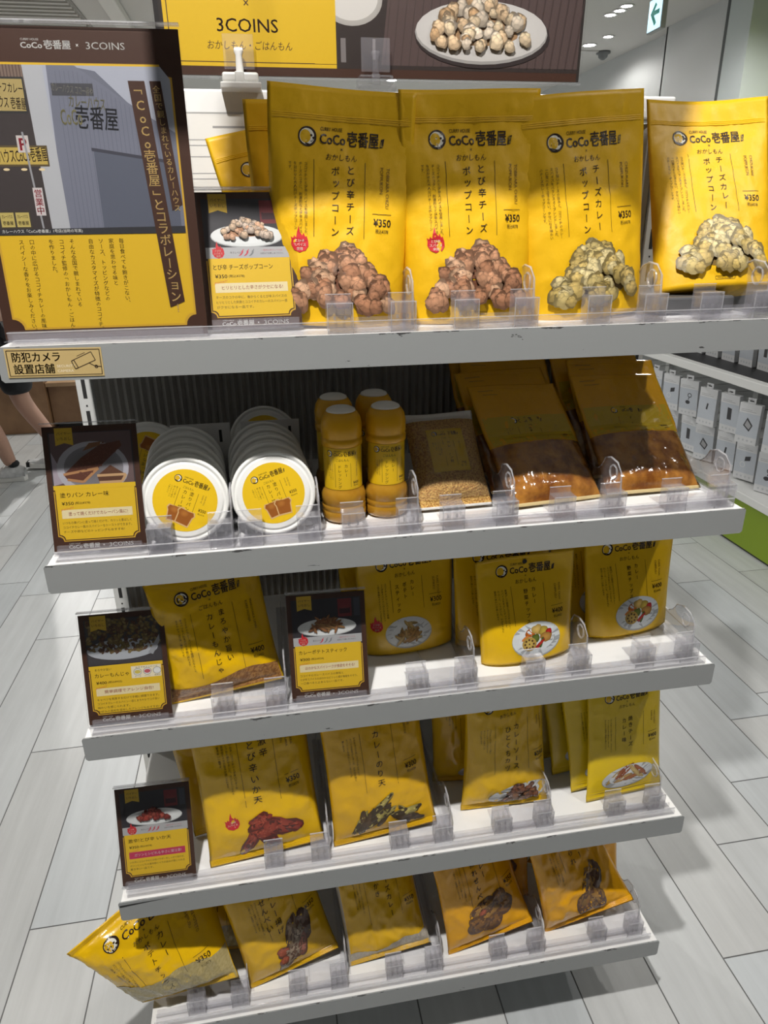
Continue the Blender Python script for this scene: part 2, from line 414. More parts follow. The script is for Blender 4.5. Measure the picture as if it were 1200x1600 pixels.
def veg(a, rnd, x, z, s):
    plate(a, x, z, .047 * s, .032 * s, col=(.70, .74, .76))
    for dx, dz, r, c in ((-.012, .012, .009, (.55, .14, .02)), (.001, .017, .010, (.62, .42, .12)), (.014, .012, .010, (.52, .38, .06)), (.024, .010, .006, (.5, .02, .02)), (.018, .001, .011, (.50, .26, .06)), (-.002, .002, .008, (.12, .16, .03))):
        a.disc(x + dx * s, z + dz * s, r * s, r * s * .85, c, tuple(v * .5 for v in c), n=14, wob=.1, rnd=rnd)
    for g, c in ((.9, (.5, .05, .03)), (1.2, (.08, .14, .03)), (.6, (.5, .03, .02))): a.disc(x + (.003 + .004 * g) * s, z - .009 * s, .012 * s, .0028 * s, c, tuple(v * .5 for v in c), n=10, rot=g)
    a.disc(x - .022 * s, z + .004 * s, .008 * s, .003 * s, (.6, .2, .04), n=8, rot=.5)
    lotus(a, x - .015 * s, z - .007 * s, .0135 * s)
def fries(a, rnd, x, z, s, pal=((.50, .30, .09), (.42, .22, .06), (.56, .38, .14))):
    plate(a, x, z, .047 * s, .031 * s, col=(.72, .74, .74)); sticks(a, rnd, x, z - .016 * s, .062 * s, .034 * s, pal, 26, .027 * s, .0028 * s)
def body_text(a, lines, x, z, size, pitch, col=INK, lp=1.03):
    for k, t in enumerate(lines): a.vtext(t, x - k * pitch, z, size, col, lp, res=1)

def pack_art(w, h, title, romaji, price, tax, desc, brand='おかしもん', top=0.86, tsize=.0115, tx=0.02, tgap=.0185, lines=(-.27, .22), px=.36, zt=None, flame_at=None, pic=None, made=True, dx=0.0, bold=0.004):
    """the common yellow pack layout, sizes scaled from a 155 mm wide pouch"""
    a = Art(); k = w / 0.155; zt = zt if zt is not None else h * (top - .145)
    if pic: pic(a, k)
    logo(a, dx, h * top, .092 * k)
    a.text('×', dx, h * top - .0105 * k, .0042 * k, INK)
    a.text(brand, dx, h * top - .0185 * k, .0052 * k, INK, w=.033 * k, shear=.15)
    L = max(len(t) for t in title) * tsize * 1.32
    for i, t in enumerate(title): a.vtext(t, dx + tx * k - i * tgap * k, zt - i * .002, tsize, INK, 1.32, bold=bold)
    for lx in lines: a.vline(lx * w + dx, zt + .004 - L - .004, zt + .004, .0005 * k, INK)
    body_text(a, desc, lines[0] * w + dx - .0062 * k - .0025, zt + .001, .0036 * k, .0056 * k, (.09, .05, .01))
    rx = dx + px * w
    for i, t in enumerate(romaji): a.text(t, rx + .004 * k - i * .0068 * k, zt, .0036 * k, (.20, .11, .015), rot=-PI / 2, anchor='l')
    pz = zt - L * .76
    a.hline(rx - .012 * k, rx + .009 * k, pz + .0085 * k, .0005 * k, INK)
    a.text('¥' + price, rx - .001, pz, .0076 * k, INK, bold=.012, w=.0195 * k); a.text('税込¥' + tax, rx - .001, pz - .0088 * k, .0036 * k, INK, w=.0145 * k)
    if flame_at: flame(a, flame_at[0] * w, flame_at[1] * h, .0098 * k)
    if made:
        a.path([(dx - .012 * k, .0085), (dx + .012 * k, .0085), (dx + .0128 * k, .0105), (dx + .012 * k, .0125), (dx - .012 * k, .0125), (dx - .0128 * k, .0105)], .0004, INK, True)
        a.text('MADE IN JAPAN', dx, .0105, .0018, INK, w=.019 * k)
    return a

# ------------------------------------------------------------------ packs
def wrinkle(x, z, seed, amp, sc=38.0):
    p = Vector((x * sc, z * sc * .8, seed * 7.3)); n1 = noise.noise(p * .55); n2 = 1 - abs(noise.noise(p * 1.0 + Vector((3, 1, 0)))) * 2; n3 = noise.noise(p * 2.1)
    n4 = 1 - abs(noise.noise(Vector((x * sc * 1.9 + z * sc * .7, z * sc * .55 - x * 9, seed * 3.1)))) * 3
    return amp * (0.9 * n1 + 0.55 * n2 * n2 * (1 if n2 > 0 else -1) + 0.22 * n3 + 0.5 * max(0, n4) ** 2)
def make_pack(name, w, h, depth, art, film, kind='stand', seed=1, amp=.0014, nu=34, nv=46, mats=None, zones=None, bend=0.0, ink=None, pinch=.03, round_top=.006, twist=0.0, deform=None):
    """a filled packet standing on its base, face towards -y. kind: stand | pillow | flat | slab. zones(v)->material slot"""
    def prof(v):
        if kind == 'stand': b = 1.0 if v < .02 else (1 - max(0, (v - .10) / .74) ** 1.35) if v < .84 else 0.0; return max(0.0, b)
        if kind == 'pillow':
            t = (v - .045) / .91; return max(0, 1 - abs(2 * t - 1) ** 2.6) ** .62 if 0 < t < 1 else 0.0
        if kind == 'slab':
            t = (v - .03) / .50; return max(0, 1 - abs(2 * t - 1) ** 4) ** .5 if 0 < t < 1 else 0.04
        return max(0, 1 - abs(2 * v - 1) ** 4) ** .6
    def P(u, v, sd):
        ed = max(0.0, 1 - abs(u) ** 2.4) ** .62; q = prof(v)
        hw = w / 2 * (1 - pinch * q * (1 if kind != 'pillow' else 1.6)); x = hw * u; z = h * v
        if round_top and v > .97 and abs(u) > .93: pass
        t = depth / 2 * ed * q + .0006
        y = -sd * t
        fade = min(1, (1 - abs(u)) * 7) * (min(1, v * 9) if kind != 'stand' else min(1, .25 + v * 5)) * min(1, (1 - v) * 14)
        y += wrinkle(x, z, seed + (0 if sd > 0 else 31), amp, 38) * fade * sd * -1
        y += bend * v * v + .006 * math.sin(u * 2.1 + seed) * v * v * (1 if kind == 'stand' else .4) + twist * u * (v - .2)
        p = Vector((x, y, z))
        return deform(p) if deform else p
    nu2 = nu + 1; Fg = [[P(2 * i / nu - 1, j / nv, 1) for i in range(nu2)] for j in range(nv + 1)]
    Bg = [[P(2 * i / nu - 1, j / nv, -1) for i in range(nu2)] for j in range(nv + 1)]
    mb = MB(); v = []; ring = 2 * nu
    for j in range(nv + 1): v += Fg[j][:] + [Bg[j][i] for i in range(nu - 1, 0, -1)]
    f = []; mi = []
    for j in range(nv):
        for i in range(ring):
            i2 = (i + 1) % ring; f.append((j * ring + i, j * ring + i2, (j + 1) * ring + i2, (j + 1) * ring + i)); mi.append(zones((j + .5) / nv, (2 * (i + .5) / nu - 1) if i < nu else 9) if zones else 0)
    f.append(tuple(reversed(range(ring)))); mi.append(mi[0]); f.append(tuple(nv * ring + i for i in range(ring))); mi.append(0)
    mb.add([p[:] for p in v], f, 0, (1, 1, 1), True); mb.m = mi
    def F(x, z):
        a = min(max((x / (w / 2) + 1) / 2 * nu, 0), nu - 1e-6); b = min(max(z / h * nv, 0), nv - 1e-6); i, j = int(a), int(b); s_, t_ = a - i, b - j
        p00, p10, p01, p11 = Fg[j][i], Fg[j][i + 1], Fg[j + 1][i], Fg[j + 1][i + 1]
        p = p00 * (1 - s_) * (1 - t_) + p10 * s_ * (1 - t_) + p01 * (1 - s_) * t_ + p11 * s_ * t_
        n = ((p10 - p00) * (1 - t_) + (p11 - p01) * t_).cross((p01 - p00) * (1 - s_) + (p11 - p10) * s_)
        return p, n.normalized()
    ms = mats or [film]
    if art: art.add_to(mb, F, len(ms), .0005)
    o = mb.build(name, ms + [ink or (M_ink if film is M_pack else M_inkgloss)])
    o['_w'] = w; o['_h'] = h
    return o, F
def strip_on(name, F, x0, x1, z0, z1, material, parent, ribs=0, nx=30, h=.0009, vertical=False):
    """a raised strip moulded onto a pack face: zip, crimped seal"""
    mb = MB(); nz = max(4, ribs * 4); v = []
    for j in range(nz + 1):
        for i in range(nx + 1):
            x = x0 + (x1 - x0) * i / nx; z = z0 + (z1 - z0) * j / nz; p, n = F(x, z)
            t = (i / nx if vertical else j / nz)
            k = (.5 - .5 * math.cos(t * (ribs or 1) * 2 * PI)); e = 1 if 0 < j < nz and 0 < i < nx else 0
            v.append(p + n * (.0003 + h * k * e))
    f = [(j * (nx + 1) + i, j * (nx + 1) + i + 1, (j + 1) * (nx + 1) + i + 1, (j + 1) * (nx + 1) + i) for j in range(nz) for i in range(nx)]
    mb.add(v, f, 0, (1, 1, 1), True)
    return mb.build(name, material, parent)
def spot_on(name, F, x, z, r, material, parent):
    mb = MB(); a = Art(); a.disc(x, z, r, r, (1, 1, 1), n=18, rings=1); a.add_to(mb, F, 0, .0012); return mb.build(name, material, parent)
def place(o, loc, rot, label, cat, group=None):
    o.location = loc; o.rotation_euler = rot; return tag(o, label, cat, group)
# ------------------------------------------------------------------ the setting
rnd = random.Random(4)
def floor():
    mb = MB(); x = 1.112 - .16 * 34; k = 0; g = .0014
    known = {-9: .395, -10: .066, -11: .704, -12: .152, -13: .282, 0: .069, 1: .33, 2: .51, 3: .743, 4: .845, 5: .655}
    mb.box(-6, 7, -4, 14, -.02, -.0015, 1)
    for c in range(-34, 34):
        x0 = 1.112 + .16 * c; y = known.get(c, rnd.uniform(0, .92)) - .92 * 5
        while y < 11:
            t = rnd.uniform(-.035, .03); b = rnd.uniform(-.012, .012)
            cc = (.50 + t + b, .52 + t, .528 + t - b)
            mb.add([(x0 + g, y + g, 0), (x0 + .16 - g, y + g, 0), (x0 + .16 - g, y + .92 - g, 0), (x0 + g, y + .92 - g, 0)], [(0, 1, 2, 3)], 0, cc); y += .92
    m = print_mat('pale wood-look floor tile', .38); nt = m.node_tree; b = nt.nodes['Principled BSDF']
    tc = nt.nodes.new('ShaderNodeTexCoord'); mp = nt.nodes.new('ShaderNodeMapping'); mp.inputs['Scale'].default_value = (34, 2.2, 1)
    n = nt.nodes.new('ShaderNodeTexNoise'); n.inputs['Scale'].default_value = 1.0; n.inputs['Detail'].default_value = 6; n.inputs['Roughness'].default_value = .62
    n2 = nt.nodes.new('ShaderNodeTexNoise'); n2.inputs['Scale'].default_value = 3.5; n2.inputs['Detail'].default_value = 4
    mx = nt.nodes.new('ShaderNodeMix'); mx.data_type = 'RGBA'; mx.blend_type = 'MULTIPLY'; mx.inputs[0].default_value = 1
    r = nt.nodes.new('ShaderNodeMapRange'); r.inputs['From Min'].default_value = .3; r.inputs['From Max'].default_value = .7; r.inputs['To Min'].default_value = .86; r.inputs['To Max'].default_value = 1.07
    ad = nt.nodes.new('ShaderNodeMath'); ad.operation = 'MULTIPLY_ADD'; ad.inputs[1].default_value = .35
    nt.links.new(tc.outputs['Object'], mp.inputs[0]); nt.links.new(mp.outputs[0], n.inputs[0]); nt.links.new(tc.outputs['Object'], n2.inputs[0])
    nt.links.new(n2.outputs['Fac'], ad.inputs[0])
    m2 = nt.nodes.new('ShaderNodeMath'); m2.operation = 'MULTIPLY'; m2.inputs[1].default_value = .65; nt.links.new(n.outputs['Fac'], m2.inputs[0]); nt.links.new(m2.outputs[0], ad.inputs[2])
    nt.links.new(ad.outputs[0], r.inputs['Value'])
    a = [x for x in nt.nodes if x.type == 'VERTEX_COLOR'][0]
    nt.links.new(a.outputs[0], mx.inputs[6]); nt.links.new(r.outputs[0], mx.inputs[7]); nt.links.new(mx.outputs[2], b.inputs['Base Color'])
    o = mb.build('floor', [m, mat('floor grout', (.15, .15, .15), .8)]); tag(o, kind='structure')
floor()
def struct(name, mb, m): return tag(mb.build(name, m), kind='structure')
M_ceil = mat('ceiling paint', (.62, .61, .58), .9)
struct('ceiling', MB().box(-6, 7, -4, 14, CEIL, CEIL + .05), M_ceil)
M_wall = mat('pale grey wall', (.62, .64, .64), .85)
struct('wall_right', MB().box(4.0, 4.1, 5.12, 6.0, 0, CEIL).box(4.12, 4.2, 6.0, 11, 0, CEIL).box(4.0, 4.2, 5.98, 6.0, 0, CEIL), M_wall)
struct('trim_1', MB().box(3.998, 4.09, 5.085, 5.12, 0, CEIL), mat('dark joint', (.10, .11, .11), .7))
struct('wall_column', MB().box(4.0, 4.4, 4.80, 5.085, 0, CEIL), mat('pale blue-grey column', (.60, .66, .66), .8))
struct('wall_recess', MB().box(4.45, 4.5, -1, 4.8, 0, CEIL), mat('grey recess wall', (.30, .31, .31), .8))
struct('wall_back', MB().box(-6, 7, 11, 11.1, 0, CEIL), M_wall)
struct('wall_left', MB().box(-5.1, -5, -4, 11, 0, CEIL), M_wall)
gp = MB().box(4.40, 4.449, 1.0, 4.78, 1.2, 2.60, b=.004); o = gp.build('wall_panel', mat('lime wall panel', (.42, .48, .14), .7))
tag(o, 'large lime green panel on the far wall behind the cheese curry popcorn', 'wall panel')
# slatted vent and beam in the ceiling at the upper left
v = MB(); v.box(-2.2, -.95, 5.2, 6.6, 2.988, 2.999, 1)
for i in range(14): v.box(-2.18, -.97, 5.24 + i * .1, 5.285 + i * .1, 2.965, 2.99, 0)
tag(v.build('ceiling_vent', [mat('vent slat', (.55, .54, .51), .7), mat('vent gap', (.35, .34, .32), .8)]), 'slatted air vent in the ceiling above the brown shop-history poster', 'vent')
tag(MB().box(-.72, -.60, 4.6, 8.5, 2.93, 2.999, b=.01).build('ceiling_duct', mat('white duct', (.75, .74, .70), .6)), 'slim white duct running along the ceiling, left of the banner', 'duct')
tag(MB().box(-.10, 0.0, 4.2, 8.5, 2.95, 2.999, b=.01).build('ceiling_track', mat('white duct', (.75, .74, .70), .6)), 'white lighting track on the ceiling next to the banner edge', 'lighting track')

# ------------------------------------------------------------------ ceiling lamps
M_glow = mat('lamp disc', (1, 1, 1), .5, emit=((1, .96, .90), 9.0))
def downlight(i, x, y, label, r=.06):
    t = empty('ceiling_light', (x, y, CEIL), label=label, cat='ceiling light', group='ceiling downlights')
    MB().lathe([(r, 0), (r + .014, -.001), (r + .014, -.006), (r, -.008), (r - .004, -.004)], 28).build('trim_ring', M_plain, t)
    MB().lathe([(0.0, -.0045), (r - .004, -.0045)], 28).build('diffuser', M_glow, t)
    return t
for i, (x, y, pw, an, lab) in enumerate(LAMPS):
    t = downlight(i, x, y, lab)
    ld = bpy.data.lights.new('downlight', 'SPOT'); ld.energy = pw * 2.2; ld.shadow_soft_size = .032; ld.spot_size = R(an); ld.spot_blend = .35; ld.color = (1, .965, .92)
    lo = bpy.data.objects.new('downlight_source', ld); COL.objects.link(lo); lo.parent = t; lo.location = (0, 0, -.03)
for x, y, lab in ((3.62, 6.36, 'small round ceiling downlight by the far wall, above and right of the large one'),
        (3.303, 5.68, 'ceiling spot, left of the cluster of three at the top edge'), (3.318, 5.55, 'ceiling spot, middle of the cluster of three at the top edge'), (3.313, 5.42, 'ceiling spot, right of the cluster of three at the top edge')):
    downlight(0, x, y, lab, .045)
# exit sign and camera dome
t = empty('exit_sign', (3.37, 5.02, 2.99), (0, 0, R(-92)), label='small lit exit sign with a green left arrow hanging under the ceiling', cat='exit sign')
MB().box(-.11, .11, -.02, .02, -.25, -.03, b=.004).build('housing', mat('sign housing', (.35, .36, .36), .5), t)
MB().box(-.01, .01, -.008, .008, -.03, .01).build('stem', M_plain, t)
MB().box(-.1, .1, -.0225, -.0203, -.24, -.04).build('lit_face', mat('lit sign face', (.8, .95, 1), .4, emit=((.55, .86, 1.0), 1.1)), t)
MB().prism([(-.065, -.13), (.0, -.065), (.022, -.085), (-.01, -.117), (.07, -.117), (.07, -.147), (-.01, -.147), (.035, -.2), (.01, -.215)], 'y', -.0242, -.0228).build('arrow', mat('exit green', (.0, .22, .16), .5, emit=((.0, .25, .2), .3)), t)
t = empty('security_camera', (3.86, 6.95, 3.0), label='small dark dome camera on the ceiling beside the downlights', cat='camera')
MB().lathe([(.07, 0), (.07, -.02), (.05, -.025), (.045, -.05), (.02, -.07), (0.0, -.075)], 20).build('dome', mat('camera grey', (.16, .17, .17), .4), t)
MB().box(-.3, -.07, -.05, .05, -.012, 0).build('mount_plate', M_ceil, t)

# unseen board, added to shade the tops of the popcorn pouches
t = empty('shade_board', (.375, -.10, 1.755), label='added white board on two wires, shading the popcorn pouches', cat='shade board')
MB().box(-.225, .225, -.004, .004, 0, .36, b=.002).build('board', M_plain, t)
for s in (-.19, .19): MB().tube([(s, 0, .36), (s, 0, 1.245)], .0012, 6).build('wire', M_post, t)

# ------------------------------------------------------------------ the display rack
rack = empty('display_rack', (0, .35, 0), label='white slotted-post display rack that carries the five shelves', cat='display rack')
def post(x):
    mb = MB().box(x - .011, x + .011, -.008, .03, 0, 1.56, 0, b=.001)
    for k in range(30):
        z = .07 + k * .05
        mb.box(x - .0028, x + .0028, -.0086, -.0078, z, z + .03, 1)
        mb.box(x - .0012, x + .0012, -.0085, -.0079, z + .037, z + .0395, 1)
    return mb
M_back = mat('corrugated grey back panel', (.33, .32, .30), .3)
for x in (-.005, .905): post(x).build('post', [mat('post paint', (.62, .63, .62), .45), M_post], rack)
b = MB(); n = 150
vv = []; ff = []
for i in range(n + 1):
    x = .008 + .884 * i / n; y = .003 * (1 if i % 2 else -1); vv += [(x, y, .03), (x, y, 1.55)]
for i in range(n): ff.append((2 * i, 2 * i + 2, 2 * i + 3, 2 * i + 1))
b.add(vv, ff, 0); b.box(.008, .892, .008, .012, .03, 1.55); b.build('back_panel', M_back, rack)
MB().box(-.016, .916, -.010, .035, 1.555, 1.586, b=.003).build('top_rail', M_plain, rack)
MB().box(-.016, .916, -.005, .6, .0, .10, b=.003).build('base', M_plain, rack)

def chipped(mb): return mb
shelves = {}
SH = [(1.30, 'top'), (1.05, 'second'), (.80, 'third'), (.50, 'fourth'), (.20, 'bottom')]
SL = ['topmost white metal shelf, holding the popcorn pouches and the big poster',
      'white metal shelf under the popcorn, holding round tubs, bottles and curry packs',
      'white metal shelf in the middle, holding the vegetable chip pouches',
      'white metal shelf above the lowest, holding the tall yellow tempura snack bags',
      'lowest white metal shelf, close to the floor, holding the rice cracker bags']
for (z, nm), lab in zip(SH, SL):
    t = empty('shelf', (0, 0, z), label=lab, cat='shelf', group='white metal shelves of the rack')
    f = MB(); c = .004
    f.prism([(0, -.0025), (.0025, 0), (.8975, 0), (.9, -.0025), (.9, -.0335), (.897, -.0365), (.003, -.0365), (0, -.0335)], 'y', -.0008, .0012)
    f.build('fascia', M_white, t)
    if nm == 'fourth': tag(MB().prism([(.0015, -.0095), (.0015, -.0055), (.020, -.0048), (.072, -.0040), (.040, -.0062), (.018, -.0080)], 'y', -.00095, -.00075).build('paint_scratch', M_post, t), 'dark scratch where the paint is gone')
    tr = MB(); tr.box(.004, .896, .0012, .338, -.0022, -.0004); tr.box(.004, .006, .0012, .338, -.024, -.002); tr.box(.894, .896, .0012, .338, -.024, -.002)
    tr.box(.004, .896, .0012, .02, -.0365, -.0353)
    tr.build('tray', M_plain, t)
    for x in (.010, .888): MB().prism([(.02, -.003), (.345, -.003), (.345, -.075), (.30, -.072), (.02, -.022)], 'x', x, x + .002).build('bracket', M_plain, t)

# clear rails along the front of every shelf
RY = {0: .016, 1: .016, 2: .012, 3: .016, 4: .016}
RL = ['under the big poster and popcorn pouches', 'in front of the round tubs and bottles', 'in front of the vegetable chip pouches', 'in front of the tall tempura snack bags', 'in front of the rice cracker bags']
def rail_mesh():
    r = MB(); r.box(.012, .885, 0, .030, .0, .0010); r.box(.012, .885, 0, .0016, .0016, .013, b=.0004); r.box(.012, .885, .016, .0176, .0016, .009)
    return r
proto = rail_mesh().build('shelf_rail', M_clear)
MB().box(.012, .885, -.0002, .0018, .0124, .0134).build('rail_lip', M_rim, proto)
for i, (z, _) in enumerate(SH):
    o = proto if i == 0 else dup(proto, (0, 0, 0), (0, 0, 0), 'x')
    o.location = (0, RY[i] - .010, z); tag(o, 'clear plastic rail along the shelf edge ' + RL[i], 'shelf rail', 'clear rails along the shelf fronts')

# clear front stops with a dividing wall
def clip_mesh():
    m = MB(); m.box(-.0145, .0145, -.0016, 0, -.006, .031, b=.0006); m.box(-.0145, .0145, 0, .018, .0295, .031); m.box(-.0145, .0145, .0165, .018, .002, .039, b=.0006)
    for x in (-.0145, -.005, .004, .0130): m.box(x, x + .0015, 0, .0165, .004, .0295)
    m.box(-.0145, .0145, 0, .0165, .002, .0035); m.box(-.013, .013, .005, .0062, .018, .0295)
    return m
def wall_mesh():
    m = MB(); pts = [(.012, 0), (.275, 0), (.275, .036), (.085, .036), (.074, .044), (.066, .058), (.050, .063), (.030, .061), (.017, .050)]
    m.prism(pts, 'x', -.001, .001)
    m.box(-.008, .008, .02, .275, 0, .0012); m.box(-.001, .001, .09, .27, .014, .016)
    return m
WM = wall_mesh()
def clip_rim():  # thin pale bars painting the bright edges of a clip
    m = MB()
    for x in (-.0145, .0136): m.box(x, x + .0009, -.0020, -.0012, -.006, .031)
    m.box(-.0145, .0145, -.0020, -.0012, .0302, .0311).box(-.0145, .0145, .0162, .0182, .0384, .0392).box(-.0145, .0145, -.0020, -.0012, -.0064, -.0056)
    for x in (-.007, .005): m.box(x, x + .0025, .0050, .0066, .012, .0165)
    return m
CM = clip_mesh(); CR = clip_rim()
def clip(t, x):
    c = CM.build('clip', M_clear, t, (x, 0, 0)); CR.build('clip_edge', M_rim, c)
def rim_mesh():
    m = MB()
    m.tube([(0, .040 + .010 * math.cos(a), .045 + .010 * math.sin(a)) for a in [2 * PI * i / 16 for i in range(17)]], .0015, 6)
    m.tube([(0, .017, .003), (0, .016, .030), (0, .019, .050), (0, .031, .0615), (0, .050, .0632), (0, .066, .058), (0, .075, .044), (0, .085, .037)], .0014, 6)
    return m
RM = rim_mesh()
def stop_proto(gap):
    t = empty('shelf_divider')
    for x in (-gap, 0): clip(t, x)
    MB().box(-gap + .012, -.012, .003, .0045, .002, .015).box(-gap - .01, .012, .0, .05, 0, .0014).box(-gap + .02, -gap + .0215, .02, .26, 0, .004).build('front_bar', M_clear, t)
    w = WM.build('dividing_wall', M_clear, t, (.014, 0, 0)); RM.build('rounded_rim', M_rim, w)
    return t
DIV = {0: [(.428, .071, 'between the two spicy popcorn pouches'), (.572, .070, 'between the spicy and the plain cheese popcorn'), (.732, .085, 'between the two cheese curry popcorn pouches'), (.875, .071, 'at the right end of the popcorn shelf')],
       1: [(.203, .071, 'between the two rows of round tubs'), (.31, .067, 'between the round tubs and the dressing bottles'), (.436, .072, 'between the bottles and the crumb packet'), (.564, .069, 'between the crumb packet and the curry packs'), (.713, .071, 'between the two rows of curry packs'), (.872, .071, 'at the right end of the curry pack shelf')],
       2: [(.252, .072, 'right of the monja bag'), (.520, .066, 'right of the potato stick pouches'), (.692, .068, 'between the two rows of vegetable chip pouches'), (.863, .072, 'right of the rightmost vegetable chip pouch')],
       3: [(.299, .072, 'between the two tempura snack bags'), (.494, .070, 'right of the seaweed tempura bag'), (.663, .070, 'between the cutlet bag and the cheese packs'), (.858, .073, 'right of the cheese packs')],
       4: [(.150, .067, 'between the potato chip bags and golden cracker bag'), (.317, .070, 'between the golden cracker bag and cheese cracker bag'), (.484, .070, 'right of the cheese cracker bag'), (.672, .076, 'between the two amber cracker bags'), (.860, .070, 'at the right end of the lowest shelf')]}
CY = {0: .008, 1: .010, 2: .012, 3: .019, 4: .018}
_first = None
for s, lst in DIV.items():
    for x, gap, lab in lst:
        if _first is None: _first = o = stop_proto(.071)
        else: o = dup(_first, (0, 0, 0), (0, 0, 0), 'x')
        o.location = (x, CY[s], SH[s][0] + .0018); tag(o, 'clear divider with front stop ' + lab, 'shelf divider', 'clear dividers on the shelves')
t = empty('front_stop', (.132, CY[1], 1.0518), label='single clear plastic stop beside the small toast spread sign', cat='shelf stop')
clip(t, 0); MB().box(-.012, .06, .003, .0045, .002, .015).build('front_bar', M_clear, t)
# ------------------------------------------------------------------ popcorn pouches
rnd = random.Random(11)
SPICY = [(.58, .30, .17), (.50, .24, .13), (.60, .36, .22), (.46, .22, .12)]; CHEESE = [(.64, .50, .20), (.60, .44, .15), (.68, .56, .28), (.52, .38, .12)]
D_SP = ['ココイチのとび辛スパイスを使用しました。', 'チーズのコクに、刺激的なとび辛スパイス', 'を効かせた大人向けチーズポップコーン', 'です。']
D_CH = ['コク深いチーズの旨みと、ココイチのカレー', 'スパイスをバランスよくブレンドしました。', '一口食べると止まらない、クセになる味わい', 'のチーズカレーポップコーンです。']
PW, PH = .163, .25
def pop_art(spicy):
    r = random.Random(5 if spicy else 9)
    return pack_art(PW, PH, ('とび辛チーズ', 'ポップコーン') if spicy else ('チーズカレー', 'ポップコーン'), ('TOBIKARA CHIZU', 'POPPUKON') if spicy else ('CHIZUKARE', 'POPPUKON'), '350', '378',
        D_SP if spicy else D_CH, top=.80, zt=PH * .692, tsize=.0096, tx=.010, tgap=.0165, lines=(-.19, .165), px=.30, flame_at=(-.29, .36) if spicy else None,
        pic=lambda a, k: pile(a, r, 0.003, .024, .112, .060, SPICY if spicy else CHEESE, (.16, .06, .03) if spicy else (.22, .14, .04), 62, .0092, .12, 2.0))
def popcorn(spicy, seed):
    o, F = make_pack('popcorn_pouch', PW, PH, .062, pop_art(spicy), M_pack, 'stand', seed, .0024)
    strip_on('zip_strip', F, -PW * .47, PW * .47, PH * .868, PH * .892, M_pack, o, 3, 30, .0008)
    return o
G = 'popcorn pouches on the top shelf'
p1 = popcorn(True, 1); place(p1, (.362, .084, 1.3005), lean(2, -3, 3.5), 'yellow spicy popcorn pouch with red flame, half behind the popcorn sign', 'popcorn pouch', G)
p2 = popcorn(True, 3); place(p2, (.524, .080, 1.3005), lean(2, 2, -.8), 'yellow spicy popcorn pouch with red flame, second of four front pouches', 'popcorn pouch', G)
p3 = popcorn(False, 5); place(p3, (.677, .084, 1.3005), lean(2, 4, -5), 'yellow cheese popcorn pouch with pale popcorn, third of four front pouches', 'popcorn pouch', G)
p4 = popcorn(False, 8); place(p4, (.862, .095, 1.3235), lean(20, -6, -1), 'yellow cheese popcorn pouch leaning on the dark riser, rightmost front pouch', 'popcorn pouch', G)
dup(p1, (.354, .160, 1.3005), lean(2, -4, -1), 'yellow popcorn pouch whose left edge peeks out behind the first front pouch', G)
dup(p1, (.352, .235, 1.3005), lean(12, -4, -14), 'tilted yellow popcorn pouch at the back, before the paper sheet', G)
dup(p2, (.545, .160, 1.3005), lean(3, 4, 0), 'yellow popcorn pouch directly behind the second front pouch', G)
dup(p3, (.655, .160, 1.3005), lean(2, 6, 0), 'yellow popcorn pouch directly behind the third front pouch', G)
tag(MB().box(.765, .872, .060, .20, 1.3022, 1.3225, b=.003).build('riser_block', mat('dark grey riser', (.10, .10, .105), .25)), 'dark grey riser block under the rightmost popcorn pouch', 'riser')

# ------------------------------------------------------------------ paper sheet on the back panel
t = Art(); r = random.Random(2)
mb = MB().box(0, .19, -.0008, 0, 0, .225, 0, (.70, .69, .66))
for k in range(26):
    z = .20 - k * .007; x = .012 + (.08 if k % 3 == 0 else 0)
    if k % 6 == 5: continue
    t.rect(x, x + r.uniform(.04, .16 if x < .05 else .09), z, z + .0011, (.35, .35, .36), 3, 1)
t.rect(.06, .12, .208, .2105, (.3, .3, .3))
t.add_to(mb, lambda x, z: (Vector((x, -.0008, z)), Vector((0, -1, 0))), 0, .0002)
o = mb.build('paper_sheet', M_card); place(o, (.165, .335, 1.33), lean(0), 'white printed paper sheet on the rack back panel, left of the popcorn', 'paper sheet')

# ------------------------------------------------------------------ printed signs in clear holders
def notch(w0, w1, z0, z1, n):
    out = []
    for cx, cz, a0 in ((w1, z1, 270), (w0, z1, 0), (w0, z0, 90), (w1, z0, 180)):
        for q in range(5):
            a = R(a0 - q * 22.5) ; out.append((cx + n * math.cos(a) if False else cx + (-n if cx == w1 else n) * abs(math.cos(R(q * 22.5))) * 1.0 if False else cx, cz))
    p = []
    def arc(cx, cz, s):
        for q in range(6):
            a = s + q * (PI / 2) / 5; p.append((cx + n * math.cos(a), cz + n * math.sin(a)))
    def arcr(cx, cz, s):
        for q in range(6):
            a = s - q * (PI / 2) / 5; p.append((cx + n * math.cos(a), cz + n * math.sin(a)))
    arcr(w0, z0, PI / 2); arcr(w1, z0, PI); arcr(w1, z1, -PI / 2); arcr(w0, z1, 0)
    return p
CW, CH = .107, .149
def brandline(a, x, z, w, col=WHITE):
    logo(a, x - w * .24, z, w * .46, col, icon=False, small=False)
    a.text('×', x + w * .05, z, w * .04, col); a.text('3COINS', x + w * .31, z, w * .062, col, w=w * .36, bold=.004)
